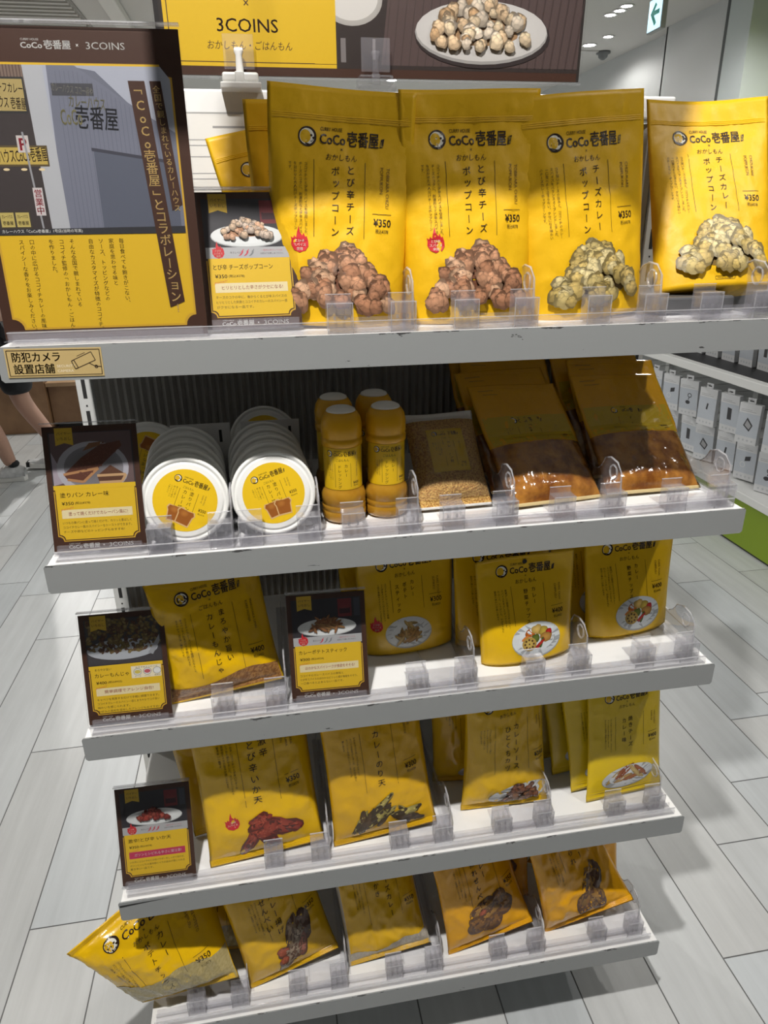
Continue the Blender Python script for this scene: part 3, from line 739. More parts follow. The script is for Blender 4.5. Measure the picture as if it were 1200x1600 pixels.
def pop_card_art(title, price, tax, point, desc, photo, strip=None, red=False, sub=None, chips=None):
    a = Art(); w = CW / 2
    a.rect(-w, w, 0, CH, BROWN)
    pz = CH * .555 if not strip else CH * .60
    a.rect(-w + .006, w - .006, CH * .5, CH - .007, (.035, .030, .034))
    photo(a)
    ib = notch(-w + .0062, w - .0062, .0125, (CH * .545 if strip else CH * .53), .0062)
    a.poly(ib, (.62, .36, .03)); a.poly(notch(-w + .0074, w - .0074, .0137, (CH * .545 if strip else CH * .53), .0062), BROWN); a.poly(notch(-w + .0084, w - .0084, .0147, (CH * .545 if strip else CH * .53), .0062), (.74, .47, .018))
    a.rect(-w + .0082, w - .0082, CH * .47, CH * .53, (.74, .47, .018))
    if strip is not None:
        a.rect(-w + .0066, w - .0066, CH * .52, CH * .60, (.42, .42, .43))
        flame(a, -w + .020, CH * .565, .0068)
        a.text('辛さレベル', -w + .039, CH * .56, .0019, INK, w=.012)
        for k in range(3): chili(a, -.008 + .0058 * k, CH * .558, .0036, (.55, .06, .09) if k < strip else (.20, .21, .22))
        a.text('一般的な辛さレベルは', .026, CH * .575, .0018, (.45, .1, .12), w=.024); a.text('お好みでお楽しみください。', .026, CH * .552, .0018, INK, w=.026)
    else: a.rect(-w + .0066, w - .0066, CH * .50, CH * .535, (.74, .47, .018))
    a.poly([(-w + .014, CH - .002), (-w + .034, CH - .002), (-w + .034, CH - .0225), (-w + .024, CH - .0195), (-w + .014, CH - .0225)], (.62, .40, .03))
    a.text('バイヤー', -w + .024, CH - .0085, .0031, INK, w=.0155); a.text('いちおし', -w + .024, CH - .0145, .0031, INK, w=.0155)
    zt = CH * (.455 if not sub else .445)
    if sub: a.text(sub, -w + .014, zt + .008, .0026, INK, anchor='l')
    tw = min(.066, .0062 * len(title))
    a.text(title, -w + .013, zt, .0046, INK, anchor='l', w=tw, bold=.006)
    a.text('¥' + price, -w + .014, zt - .0098, .0040, INK, anchor='l', w=.0135, bold=.012); a.text('(税込¥%s)' % tax, -w + .029, zt - .0098, .0025, INK, anchor='l', w=.0175, bold=.006)
    z2 = zt - .0225
    a.rect(-w + .013, w - .013, z2 - .0052, z2 + .0052, (.52, .035, .10) if red else (.80, .68, .40))
    a.text(point, .001, z2, .0036, WHITE if red else (.50, .05, .06), w=min(.068, .0052 * len(point)), bold=.004)
    a.text('point!!', -w + .020, z2 + .0068, .0030, (.62, .16, .05), w=.0135, shear=.4, rot=.12)
    for k, d in enumerate(desc): a.text(d, -w + .013, z2 - .0105 - .0054 * k, .0026, INK, anchor='l', w=min(.079, .0037 * len(d)))
    if chips:
        a.rect(.006, w - .0095, CH * .395, CH * .505, (.80, .72, .52)); a.text('おすすめトッピング', .026, CH * .490, .0018, INK, w=.028)
        for k, (nm, c) in enumerate((('チーズ', (.62, .50, .10)), ('ベーコン', (.5, .10, .12)), ('温泉卵', (.75, .75, .72)))):
            x = .014 + .0125 * k; a.disc(x, CH * .45, .0052, .0048, INK); a.disc(x, CH * .45, .0048, .0044, (.7, .7, .68)); a.disc(x, CH * .45, .0040, .0026, c); a.text(nm, x, CH * .408, .0015, INK, w=.008)
    brandline(a, .0, .0062, .078)
    return a
def card_thing(name, w, h, art, loc, rot, label, cat, group=None, t=.0012):
    e = empty(name, loc, rot, label=label, cat=cat, group=group)
    mb = MB().box(-w / 2, w / 2, 0, t, 0.0, h, 0, BROWN)
    art.add_to(mb, lambda x, z: (Vector((x, 0, z)), Vector((0, -1, 0))), 0, .00015, .00003)
    mb.build('printed_card', M_card, e)
    MB().box(-w / 2 - .0012, w / 2 + .0012, -.0042, -.0028, -.001, h + .003, b=.0004).build('clear_front', M_sheet, e)
    MB().box(-w / 2 - .0012, w / 2 + .0012, t + .001, t + .0024, -.001, h + .003, b=.0004).build('clear_back', M_sheet, e)
    MB().box(-w / 2 - .0012, w / 2 + .0012, -.0042, t + .0024, h + .0032, h + .0046).build('clear_top_edge', M_rim, e)
    MB().box(-w / 2 - .0012, w / 2 + .0012, -.0042, .045, -.0022, -.001).build('clear_foot', M_clear, e)
    MB().box(-w / 2 + .006, w / 2 - .004, -.010, -.0046, -.002, .009, b=.0006).build('clear_lip', M_clear, e)
    return e
def ph_plate(food):
    def f(a):
        a.rect(-.046, .046, CH * .60, CH - .008, (.028, .026, .032))
        a.rect(.016, .035, CH * .77, CH - .009, (.16, .02, .025)); a.rect(.018, .033, CH * .80, CH - .022, (.05, .015, .02)); a.text('CoCo', .0255, CH * .86, .004, (.25, .05, .05), w=.012)
        a.rect(.038, .046, CH * .77, CH - .009, (.05, .055, .07))
        plate(a, .0, CH * .685, .0405, .0125); food(a)
    return f
def food_pop(a): pile(a, random.Random(3), 0, CH * .672, .058, .019, [(.70, .50, .34), (.72, .42, .26), (.74, .58, .46)], (.4, .2, .1), 40, .0034, .06)
def food_fry(a): sticks(a, random.Random(4), 0, CH * .672, .05, .017, ((.36, .16, .06), (.28, .11, .04), (.42, .22, .08)), 34, .02, .0017)
def food_ika(a): pile(a, random.Random(6), -.002, CH * .672, .046, .013, [(.34, .05, .035), (.26, .04, .03), (.42, .09, .06)], (.10, .02, .02), 34, .0036, .2)
def ph_toast(a):
    a.rect(-.046, .046, CH * .535, CH - .008, (.13, .085, .085)); a.poly([(-.046, CH * .535), (-.046, CH * .8), (-.03, CH * .56)], (.36, .31, .36))
    a.disc(0, CH * .66, .041, .032, (.42, .41, .46)); a.disc(.001, CH * .665, .034, .026, (.14, .13, .14), (.22, .21, .23))
    for p, c, cr in (([(-.034, CH * .62), (-.012, CH * .75), (.010, CH * .845), (.033, CH * .87), (.035, CH * .83), (.006, CH * .66), (-.012, CH * .555), (-.030, CH * .58)], (.11, .035, .02), (.42, .21, .09)),
                     ([(.004, CH * .60), (.020, CH * .68), (.037, CH * .60), (.032, CH * .545), (.006, CH * .545)], (.10, .04, .02), (.52, .32, .16))):
        a.poly(p, c); a.path(p[:1] + p[-3:], .003, cr)
    a.poly([(-.010, CH * .80), (-.002, CH * .86), (.012, CH * .87), (.010, CH * .84)], (.20, .09, .04))
    r = random.Random(1)
    for _ in range(60):
        t = r.random(); s_ = r.uniform(-.4, .4); a.disc(-.016 + .038 * t + .016 * s_, CH * (.63 + .19 * t - .12 * s_), .0016, .001, (.22, .08, .04), (.08, .03, .02), n=7, rings=1)
def ph_monja(a):
    a.rect(-.046, .046, CH * .545, CH - .008, (.05, .045, .05)); r = random.Random(8); a.disc(-.002, CH * .67, .045, .014, (.40, .42, .46))
    for _ in range(300):
        x = r.uniform(-.044, .044); z = CH * r.uniform(.64 + .05 * (x / .044) ** 2, .945); c = r.choice([(.22, .14, .05), (.16, .085, .045), (.28, .20, .08), (.11, .05, .03), (.24, .17, .05)])
        a.disc(x, z, r.uniform(.002, .0045), r.uniform(.0015, .003), c, tuple(q * .45 for q in c), n=9, rings=1, wob=.2, rnd=r, rot=r.uniform(0, 3))
    a.poly([(.030, CH * .62), (.046, CH * .78), (.046, CH * .72), (.036, CH * .60)], (.30, .31, .33))
GS = 'small product signs on the shelves'
sg = [('とび辛 チーズポップコーン', '350', '378', 'ヒリヒリとした辛さがクセになる!', ['チーズのコクの中に、後からくるとび辛スパイスの', 'ヒリヒリとした刺激とココイチのカレーのスパイシー感', 'がクセになる一品です。'], ph_plate(food_pop), 2, False, None, None, (.264, .046, 1.3045), lean(17, 3, 0), 'small brown sign with a plate of popcorn, before the popcorn pouches'),
      ('塗りパン カレー味', '350', '378', '塗って焼くだけでカレーパン風に!', ['いつもの食パンに塗って焼くだけで、カリッと香ばしく', 'ココイチカレー風のスパイシーなトーストができます。', 'チーズや卵などのトッピングもおすすめ!'], ph_toast, None, False, None, None, (.060, .026, 1.0535), lean(15, -2, 0), 'small brown sign with dark toast, left of the round tubs'),
      ('カレーもんじゃ', '400', '432', '簡単調理でアレンジ自在!', ['キャベツを用意するだけで手軽に調理できます。', 'ココイチカレーのスパイシー感とまろやかでコク深い', '味わいを感じられます。', 'お好みの具材を追加したアレンジもおすすめ!'], ph_monja, None, False, 'まろやか旨い', True, (.060, .020, .8035), lean(15, -1, 0), 'small brown sign with monja batter photo, left of the monja bag'),
      ('カレーポテトスティック', '300', '324', 'ほのかなスパイシーさが食欲をそそる!', ['ココイチのカレースパイスの風味と', 'とび辛スパイスのほのかなピリッと感が食欲をそそり、', '一口食べると止まらない一品です。'], ph_plate(food_fry), 1, False, None, None, (.327, .020, .8035), lean(15, -2, 0), 'small brown sign with a plate of potato sticks, right of monja bag'),
      ('激辛!とび辛 いか天', '350', '378', 'ガツンとシビれる辛さに要注意!', ['いか天にココイチのとび辛パウダーをしっかり効かせ、', 'ガツンとシビれる激辛感とイカの旨みが感じられる', '驚き辛い一品です。'], ph_plate(food_ika), 3, True, None, None, (.057, .024, .5035), lean(18, -1, 0), 'small brown sign with red squid on a plate and crimson band')]
for (ti, pr, tx_, po, de, ph, st, rd, su, ch, loc, rot, lab) in sg:
    card_thing('product_sign', CW, CH, pop_card_art(ti, pr, tx_, po, de, ph, st, rd, su, ch), loc, rot, lab, 'sign', GS)

# the big poster: header, old shop photograph, two slanting title strips, story
def poster_art(w, h):
    a = Art(); l = -w / 2; e = w / 2
    a.rect(l, e, 0, h, BROWN)
    brandline(a, .004, h * .947, .100)
    fr = notch(l + .010, e - .0105, .010, h * .895, .011); a.poly(fr, (.62, .36, .03)); a.poly(notch(l + .012, e - .0125, .012, h * .893, .011), (.74, .46, .018))
    # photograph
    z0, z1 = h * .36, h * .888
    def Q(pts, c): a.poly([(l + .012 + x * (w - .0245), z0 + z * (z1 - z0)) for x, z in pts], c)
    Q([(0, 0), (1, 0), (1, .93), (.955, 1), (0, 1)], (.40, .42, .50))
    Q([(.50, 0), (.50, .995), (.62, .97), (1, .52), (1, 0)], (.15, .16, .21)); Q([(.36, 0), (.38, 1), (.52, 1), (.86, .72), (1, .62), (1, 0)], (.17, .18, .235))
    for i in range(24): x = .42 + i * .022; Q([(x, .02), (x + .003, .02), (x + .003, .97 - max(0, x - .52) * .8), (x, .97 - max(0, x - .52) * .8)], (.13, .14, .19))
    Q([(.56, .02), (.56, .52), (.98, .44), (.98, .02)], (.10, .11, .15)); Q([(.55, .53), (.98, .45), (.98, .43), (.55, .51)], (.05, .05, .07))
    Q([(.28, 0), (.26, 1), (.36, 1), (.38, 0)], (.44, .45, .48))
    Q([(0, 0), (0, 1), (.26, 1), (.285, 0)], (.045, .035, .035)); Q([(0, .9), (0, 1), (.26, 1), (.26, .86)], (.20, .14, .11))
    for i in range(16): x = .005 + i * .016; Q([(x, .9), (x + .005, .9), (x + .005, 1), (x, 1)], (.10, .06, .05))
    def B(x0, x1, y0, y1, c, rim=None):
        if rim: Q([(x0 - .008, y0 - .012), (x1 + .008, y0 - .012), (x1 + .008, y1 + .012), (x0 - .008, y1 + .012)], rim)
        Q([(x0, y0), (x1, y0), (x1, y1), (x0, y1)], c)
    def T(t, x, z, hh, c, ww, rot=-.08, bold=.01): a.text(t, l + .012 + x * (w - .0245), z0 + z * (z1 - z0), hh, c, w=ww, bold=bold, rot=rot)
    B(.02, .25, .74, .92, (.42, .32, .12), (.03, .03, .03)); T('自慢のビーフカレー', .135, .875, .007, (.05, .03, .02), .042); T('カレーハウス 壱番屋', .135, .79, .008, (.05, .03, .02), .044)
    B(.39, .60, .83, .90, (.06, .06, .07)); T('カレーハウス ココ一番や', .495, .865, .006, (.35, .34, .30), .038, -.12)
    T('カレーハウス', .56, .79, .009, (.30, .28, .18), .034, -.10); T('壱番屋', .60, .70, .016, (.05, .05, .06), .040, -.06); T('CoCo', .47, .71, .014, (.34, .31, .16), .020, 0)
    B(0, .315, .43, .53, (.50, .36, .08), (.10, .07, .03)); T('カレーハウスCoCo壱番屋', .15, .48, .010, (.05, .03, .02), .062, .05)
    B(.175, .235, .50, .60, (.55, .50, .48)); T('P', .205, .55, .011, (.42, .03, .05), .007, 0, .03)
    Q([(.235, .04), (.245, .04), (.215, .62), (.205, .62)], (.30, .30, .32))
    B(.215, .265, .12, .29, (.58, .52, .52)); a.vtext('営業中', l + .012 + .24 * (w - .0245), z0 + .28 * (z1 - z0), .0075, (.42, .03, .05), bold=.015)
    for x in (.06, .14): B(x - .035, x + .035, .05, .14, (.50, .40, .12), (.05, .04, .03)); T('カレーハウス', x, .115, .003, (.05, .03, .02), .010, 0); T('壱番屋', x, .075, .003, (.05, .03, .02), .010, 0)
    for x in (.10, .19, .28): a.disc(l + .012 + x * (w - .0245), z0 + .40 * (z1 - z0), .003, .0012, (.75, .6, .35))
    Q([(0, 0), (1, 0), (1, .045), (0, .035)], (.03, .03, .035)); a.text('カレーハウス「CoCo壱番屋」1号店(当時の写真)', l + .055, z0 + .0035, .0026, (.75, .75, .72), w=.078)
    # yellow story text
    cols = ['毎日食べても飽きがこない、', '家庭を思わせる味と', 'ソース、トッピングなどの', '自由なカスタマイズが特徴のココイチ。', '', 'そんな全国で親しまれている', 'ココイチ監修の「おかしもん・ごはんもん」', 'を作りました。', '', '口の中に広がるココイチカレーの風味と', 'スパイシーな香りをお楽しみください。']
    x = .026
    for k, t in enumerate(cols):
        a.vtext(t, x, h * .345, .0050, INK, 1.04, .006, 1, -.02); x -= .0102 if t else .0085
    # slanted strips
    def strip(x0, wd, zt, zb, sk, t, size, pit, bold):
        a.poly([(x0, zt), (x0 + wd, zt), (x0 + wd + sk * (zt - zb), zb + .006), (x0 + sk * (zt - zb), zb)], BROWN)
        a.vtext(t, x0 + wd / 2 + sk * .004, zt - .004, size, (.80, .58, .22), pit, bold, 2, sk)
    strip(.052, .0158, h * .845, h * .10, .075, '「CoCo壱番屋」とコラボレーション!', .0114, 1.0, .008)
    strip(.0725, .0108, h * .845, h * .435, .075, '全国で親しまれているカレーハウス', .0068, 1.06, .006)
    return a
card_thing('shop_poster', .210, .288, poster_art(.210, .288), (.107, .030, 1.3025), lean(4, -1, 0), 'large brown poster with old shop photograph standing on the top shelf', 'poster')

# security camera sticker
a = Art(); a.rect(-.047, .047, -.0145, .0145, (.52, .38, .16)); a.path([(-.0455, -.0130), (.0455, -.0130), (.0455, .0130), (-.0455, .0130)], .0008, INK, True)
a.text('防犯カメラ', -.0175, .0060, .0078, INK, w=.047, bold=.02); a.text('設置店舗', -.021, -.0062, .0078, INK, w=.040, bold=.02)
a.text('SECURITY', .0105, -.0035, .0026, (.8, .72, .55), w=.018); a.text('CAMERA', .0095, -.0085, .0026, (.8, .72, .55), w=.016)
a.path([(.019, .0025), (.037, .0105), (.0405, .0018), (.0225, -.0058)], .0008, INK, True); a.path([(.019, .0025), (.0165, .0012), (.0195, -.0068), (.0225, -.0058)], .0008, INK, True); a.seg((.0225, .0062), (.031, .0098), .0006, INK)
a.path([(.034, -.0012), (.0395, -.0045), (.0455, -.0050)], .0008, INK); a.ring(.0405, -.0048, .0010, .0018, INK, 12)
mb = MB().box(-.0475, .0475, 0, .0004, -.015, .015, 0, (.55, .42, .2)); a.add_to(mb, lambda x, z: (Vector((x, 0, z)), Vector((0, -1, 0))), 0, .00015, .00003)
place(mb.build('security_sticker', M_card), (.0555, -.0014, 1.3 - .0175), (0, R(1.0), 0), 'ochre security camera sticker on the front edge of the top shelf', 'sticker')

# banner on two clips
def banner_art(w, h):
    a = Art(); l = -w / 2; a.rect(l, w / 2, 0, h, (.022, .016, .014)); yw = .225
    a.rect(l, l + .006, 0, h, (.01, .008, .008)); a.rect(l + .006, w / 2 - .004, 0, .0105, BROWN)
    a.rect(l + .011, l + .011 + yw, .0105, h - .01, (.74, .47, .012)); a.vline(l + .0165, .0155, h - .015, .0012, BROWN); a.hline(l + .0165, w / 2 - .006, .0155, .0010, BROWN)
    cx = l + .011 + yw / 2 - .002
    logo(a, cx, .118, .150, BROWN, icon=False, small=False); a.text('×', cx - .003, .082, .011, BROWN); a.text('3COINS', cx - .003, .0575, .0155, BROWN, w=.080, bold=.006)
    a.text('おかしもん・ごはんもん', cx - .001, .0345, .0082, BROWN, w=.112, shear=.15)
    L = l + .011 + yw
    a.rect(L, w / 2 - .004, .0105, h - .01, (.030, .020, .018)); a.disc(L + .022, .090, .042, .030, (.62, .60, .56), (.40, .38, .36)); a.disc(L + .022, .092, .036, .026, (.68, .66, .63))
    a.rect(L - .03, L, .0155, .2, (.74, .47, .012)); a.rect(L + .006, L + .013, .018, .046, (.20, .18, .18)); a.rect(L + .05, L + .054, .022, .046, (.20, .18, .18))
    a.poly([(L + .062, .0155), (L + .085, .2), (w / 2 - .004, .2), (w / 2 - .004, .0155)], (.085, .055, .052))
    for i in range(26):
        x = L + .066 + i * .0115
        if x < w / 2 - .01: a.poly([(x, .0155), (x + .0012, .0155), (x + .0225, .2), (x + .021, .2)], (.060, .038, .036))
    px = L + .205; a.disc(px + .002, .052, .098, .038, (.03, .02, .02)); plate(a, px, .058, .096, .037, 0, (.70, .68, .66))
    pile(a, random.Random(12), px - .004, .040, .142, .060, [(.72, .52, .32), (.76, .60, .40), (.66, .42, .22), (.78, .66, .52)], (.40, .24, .12), 60, .0085, .1)
    a.text('コラボレーション!', L + .125, .122, .0135, WHITE, w=.105, bold=.006, rot=-.02)
    return a
BW, BH = .59, .30
t = empty('banner', (.459, .335, 1.601), lean(-2), label='wide banner with yellow panel and popcorn photo above the popcorn pouches', cat='banner')
mb = MB().box(-BW / 2, BW / 2, 0, .004, 0, BH, 0, (.03, .02, .02)); banner_art(BW, BH).add_to(mb, lambda x, z: (Vector((x, 0, z)), Vector((0, -1, 0))), 0, .00015, .00003); mb.build('printed_board', M_card, t)
MB().box(-BW / 2 - .002, BW / 2 + .002, -.0040, -.0026, -.002, BH, b=.0004).build('clear_cover', M_sheet, t)
MB().box(-BW / 2 - .002, BW / 2 + .002, -.004, .006, -.0042, -.002).build('clear_base', M_clear, t)
def bclip(x, lab, body=None):
    body = body or mat('white clip plastic', (.80, .80, .78), .35)
    t = empty('banner_clip', (x, .330, 1.586), label=lab, cat='clip', group='clips that hold the banner')
    MB().box(-.027, .027, -.020, .028, -.004, .004, b=.0015).box(-.024, .024, -.016, .02, .004, .016, b=.003).box(-.007, .005, -.0175, -.012, .004, .0165, b=.001).build('clamp', body, t)
    MB().lathe([(.0055, .0), (.005, .004), (.0045, .022), (.0062, .026), (.006, .030)], 16, M=Matrix.Translation((0, -.008, .014))).build('stem', body, t)
    MB().box(-.020, .020, -.0095, -.008, .020, .060, b=.0006).build('clear_tab', M_clear, t)
bclip(.268, 'white clip with clear tab holding the yellow end of the banner'); bclip(.452, 'clear plastic clip under the middle of the banner, behind the popcorn', M_clear)
# ------------------------------------------------------------------ second shelf: tubs, bottles, crumbs, curry packs
M_tub = mat('cream white plastic', (.80, .79, .74), .35)
def toast_pic(a, x, z, s):
    for dx, dz, g in ((-.006, .000, .06), (.007, -.001, -.12)):
        pts = [(-.0095, -.010), (.0095, -.010), (.0105, .004), (.0125, .008), (.010, .0125), (0, .0115), (-.010, .0125), (-.0125, .008), (-.0105, .004)]
        q = [(x + s * (dx + px * math.cos(g) - pz * math.sin(g)), z + s * (dz + px * math.sin(g) + pz * math.cos(g))) for px, pz in pts]
        a.poly(q, (.62, .40, .18)); cx = sum(p[0] for p in q) / 9; cz = sum(p[1] for p in q) / 9
        q2 = [(cx + (p[0] - cx) * .86, cz + (p[1] - cz) * .86) for p in q]; a.poly(q2, (.30, .095, .015))
        a.disc(cx - .002 * s, cz + .002 * s, .006 * s, .005 * s, (.42, .16, .03), (.30, .095, .015), n=14)
def tub_proto():
    Mx = Matrix.Rotation(PI / 2, 4, 'X')
    b = MB().lathe([(.040, -.043), (.042, -.0435), (.0425, -.040), (.0475, -.010), (.0475, -.004)], 44, M=Mx)
    o = b.build('spread_tub', M_tub)
    l = MB().lathe([(.0500, -.011), (.0525, -.011), (.0528, -.002), (.0515, .0), (.0490, .0004), (.0478, -.0012), (.0462, -.0012), (.0452, .0002), (.0440, .0004), (0, .0004)], 56, M=Mx)
    a = Art(); a.disc(0, 0, .0385, .0385, (.78, .50, .012), n=48)
    logo(a, .001, .0235, .044, INK); a.text('ごはんもん', -.001, .0155, .0026, INK, w=.013)
    a.vtext('塗りパン', .005, .0125, .0052, INK, 1.25, .004); a.vtext('カレー味', -.0035, .0125, .0052, INK, 1.25, .004)
    a.vline(.0125, -.012, .013, .0004, INK); a.vline(-.0105, -.012, .013, .0004, INK)
    for k, t in enumerate(('食パンに塗って', '焼くだけで香ば', 'しいカレーパン', 'の味わいに。')): a.vtext(t, -.0140 - .0030 * k, .0135, .0021, INK, 1.05, res=1)
    for k, t in enumerate(('NURI PAN', 'KARE AJI')): a.text(t, .022 - k * .0034, .013, .0019, (.2, .11, .02), rot=-PI / 2, anchor='l')
    a.text('¥350', .0230, -.006, .0040, INK, w=.0095, bold=.012); a.text('税込¥378', .0230, -.0108, .0018, INK, w=.008)
    toast_pic(a, -.001, -.0205, .92)
    a.add_to(l, lambda x, z: (Vector((x, -.0004, z)), Vector((0, -1, 0))), 1, .0002, .00003)
    l.build('lid', [mat('white lid plastic', (.84, .84, .81), .32), M_ink], o)
    return o
tub = tub_proto(); GT = 'round tubs of toast spread'
def tubs(spots, first):
    for k, (x, y, lz, ln, yaw, roll, lab) in enumerate(spots):
        loc = (x, y, 1.0516 + .0533 * math.cos(R(ln)) + lz)
        if first and k == 0: place(tub, loc, lean(ln, yaw, roll), lab, 'tub', GT)
        else: dup(tub, loc, lean(ln, yaw, roll), lab, GT)
ORD = ['front', 'second', 'third', 'fourth', 'fifth', 'sixth']
tubs([(.163 - .003 * k, .040 + .036 * k, 0, 12, 0, (24, -8, 15, -20, 5)[k], '%s white-lidded round tub in the row next to the toast sign' % ORD[k]) for k in range(5)], True)
tubs([(.270 - .002 * k, .044 + .036 * k, 0, 12, 3, (-16, 10, -5, 20, -12)[k], '%s white-lidded round tub in the row beside the dressing bottles' % ORD[k]) for k in range(5)], False)
tubs([(.095, .225, 0, 14, -4, 200, 'white-lidded round tub standing alone at the back, peeking out above the toast sign'), (.262, .262, .006, 16, 0, 60, 'rearmost white-lidded round tub standing apart, behind the row beside the bottles')], False)
for x, lab in ((.172, 'pale plastic card standing behind the first row of tubs'), (.272, 'pale plastic card standing behind the tubs beside the bottles')):
    mb = MB().box(-.042, .042, 0, .0015, 0, .098, b=.0005); mb.box(.026, .030, -.0006, 0, .070, .088, 1)
    place(mb.build('spacer_card', [mat('pale card', (.62, .61, .60), .5), M_post]), (x, .222, 1.0518), lean(2), lab, 'card', 'pale cards behind the tubs')

def bottle_proto():
    M_sauce = mat('curry dressing', (.36, .17, .012), .18, vary=(40, (.42, .22, .02)), coat=.6); M_cap = mat('amber cap', (.70, .36, .006), .28); M_capw = mat('white cap top', (.80, .79, .74), .35)
    b = MB().lathe([(.024, 0), (.0275, .001), (.029, .005), (.0290, .014), (.0283, .015), (.0290, .016), (.0290, .022), (.0283, .023), (.0290, .024), (.029, .034), (.027, .041), (.0243, .045), (.0243, .101), (.0225, .104)], 44)
    o = b.build('dressing_bottle', M_sauce)
    sl = MB().lathe([(.0247, .0455), (.0247, .1005)], 64)
    a = Art(); hw = .034
    a.rect(-hw, hw, .0455, .1005, (.76, .48, .010), 24, 4); a.rect(hw, hw + .020, .0455, .1005, (.72, .72, .70), 8, 4)
    for k in range(7):
        x = hw + .003 + k * .0026
        for j in range(13):
            if (k * 5 + j * 3) % 7: a.rect(x, x + .0016, .049 + j * .0038, .0514 + j * .0038, (.10, .10, .10))
    logo(a, -.002, .0935, .041, INK); a.text('ごはんもん', -.001, .0855, .0030, INK, w=.017)
    a.vtext('カレー', .0035, .0800, .0048, INK, 1.25, .004); a.vtext('ドレッシング', -.0050, .0790, .0046, INK, 1.18, .004)
    a.vline(.0095, .049, .081, .0004, INK); a.vline(-.0110, .049, .081, .0004, INK)
    for k, t in enumerate(('ココイチカレーのスパ', 'イスを使ったコク深い', 'ドレッシングです。')): a.vtext(t, -.0145 - .0030 * k, .0800, .0021, INK, 1.05, res=1)
    a.text('KARE DRESSING', .0185, .081, .0019, (.2, .11, .02), rot=-PI / 2, anchor='l'); a.text('¥400', .017, .0545, .0038, INK, w=.009, bold=.012); a.text('税込¥432', .017, .0505, .0018, INK, w=.008)
    def Cy(x, z):
        q = x / .0248; n = Vector((math.sin(q), -math.cos(q), 0)); return n * .0248 + Vector((0, 0, z)), n
    a.add_to(sl, Cy, 1, .0001, .00003)
    sl.build('label_sleeve', [mat('yellow sleeve', (.76, .48, .010), .3), M_inkgloss], o)
    c = MB().lathe([(.0235, .1005), (.0262, .1015), (.0265, .109), (.0250, .111), (.0262, .113), (.0262, .127), (.0245, .136), (.0205, .1425), (.0188, .1440)], 44)
    c.build('cap', M_cap, o)
    MB().lathe([(.0190, .1436), (.0178, .1462), (.0135, .1485), (.007, .1497), (0, .150)], 36).build('cap_top', M_capw, o)
    return o
bt = bottle_proto(); GB = 'curry dressing bottles'
place(bt, (.361, .078, 1.0518), (0, 0, R(-4)), 'yellow dressing bottle at the front left of the four, beside the tubs', 'bottle', GB)
dup(bt, (.4195, .086, 1.0518), (0, 0, R(4)), 'yellow dressing bottle at the front right of the four, beside the crumb packet', GB)
dup(bt, (.359, .150, 1.0518), (0, 0, R(10)), 'yellow dressing bottle behind the front left bottle', GB)
dup(bt, (.416, .160, 1.0518), (0, 0, R(-8)), 'yellow dressing bottle behind the front right bottle', GB)

# crumb packet
M_crumb = mat('golden curry breadcrumbs', (.74, .46, .13), .6, vary=(420, (.40, .17, .03)), bump=(380, .9, .004))
a = Art(); a.rect(-.027, .027, .046, .114, (.76, .50, .012), 10, 12)
logo(a, 0, .106, .040, INK); a.text('ごはんもん', 0, .0985, .0026, INK, w=.013)
a.vtext('カレーパン粉', .002, .093, .0046, INK, 1.3, .004); a.vline(.0095, .054, .094, .0004, INK); a.vline(-.006, .054, .094, .0004, INK)
for k, t in enumerate(('いつもの揚げ物が', 'ココイチカレー味', 'の衣に変わるパン', '粉です。')): a.vtext(t, -.0105 - .0034 * k, .092, .0025, INK, 1.05, res=1)
a.text('KARE PANKO', .018, .094, .0020, (.2, .11, .02), rot=-PI / 2, anchor='l'); a.text('¥350', .018, .058, .0040, INK, w=.010, bold=.012); a.text('税込¥378', .018, .0535, .0018, INK, w=.008)
o, F = make_pack('crumb_packet', .104, .150, .040, a, M_bag, 'pillow', 21, .0012, mats=[M_crumb, mat('white header film', (.66, .65, .62), .3)], zones=lambda v, u: 1 if v > .90 or v < .03 else 0, ink=M_inkgloss)
place(o, (.5135, .070, 1.0545), lean(46, 2, 0), 'clear packet of golden breadcrumbs with a yellow label, between bottles and curry packs', 'crumb packet')
mb = MB(); v = []
for j in range(9):
    for i in range(17): p, n = F(-.05 + .1 * i / 16, .012 + .125 * j / 8); v.append(p + n * .0018)
mb.add(v, [(j * 17 + i, j * 17 + i + 1, (j + 1) * 17 + i + 1, (j + 1) * 17 + i) for j in range(8) for i in range(16)], 0, (1, 1, 1), True); mb.build('clear_wrap', M_film, o)

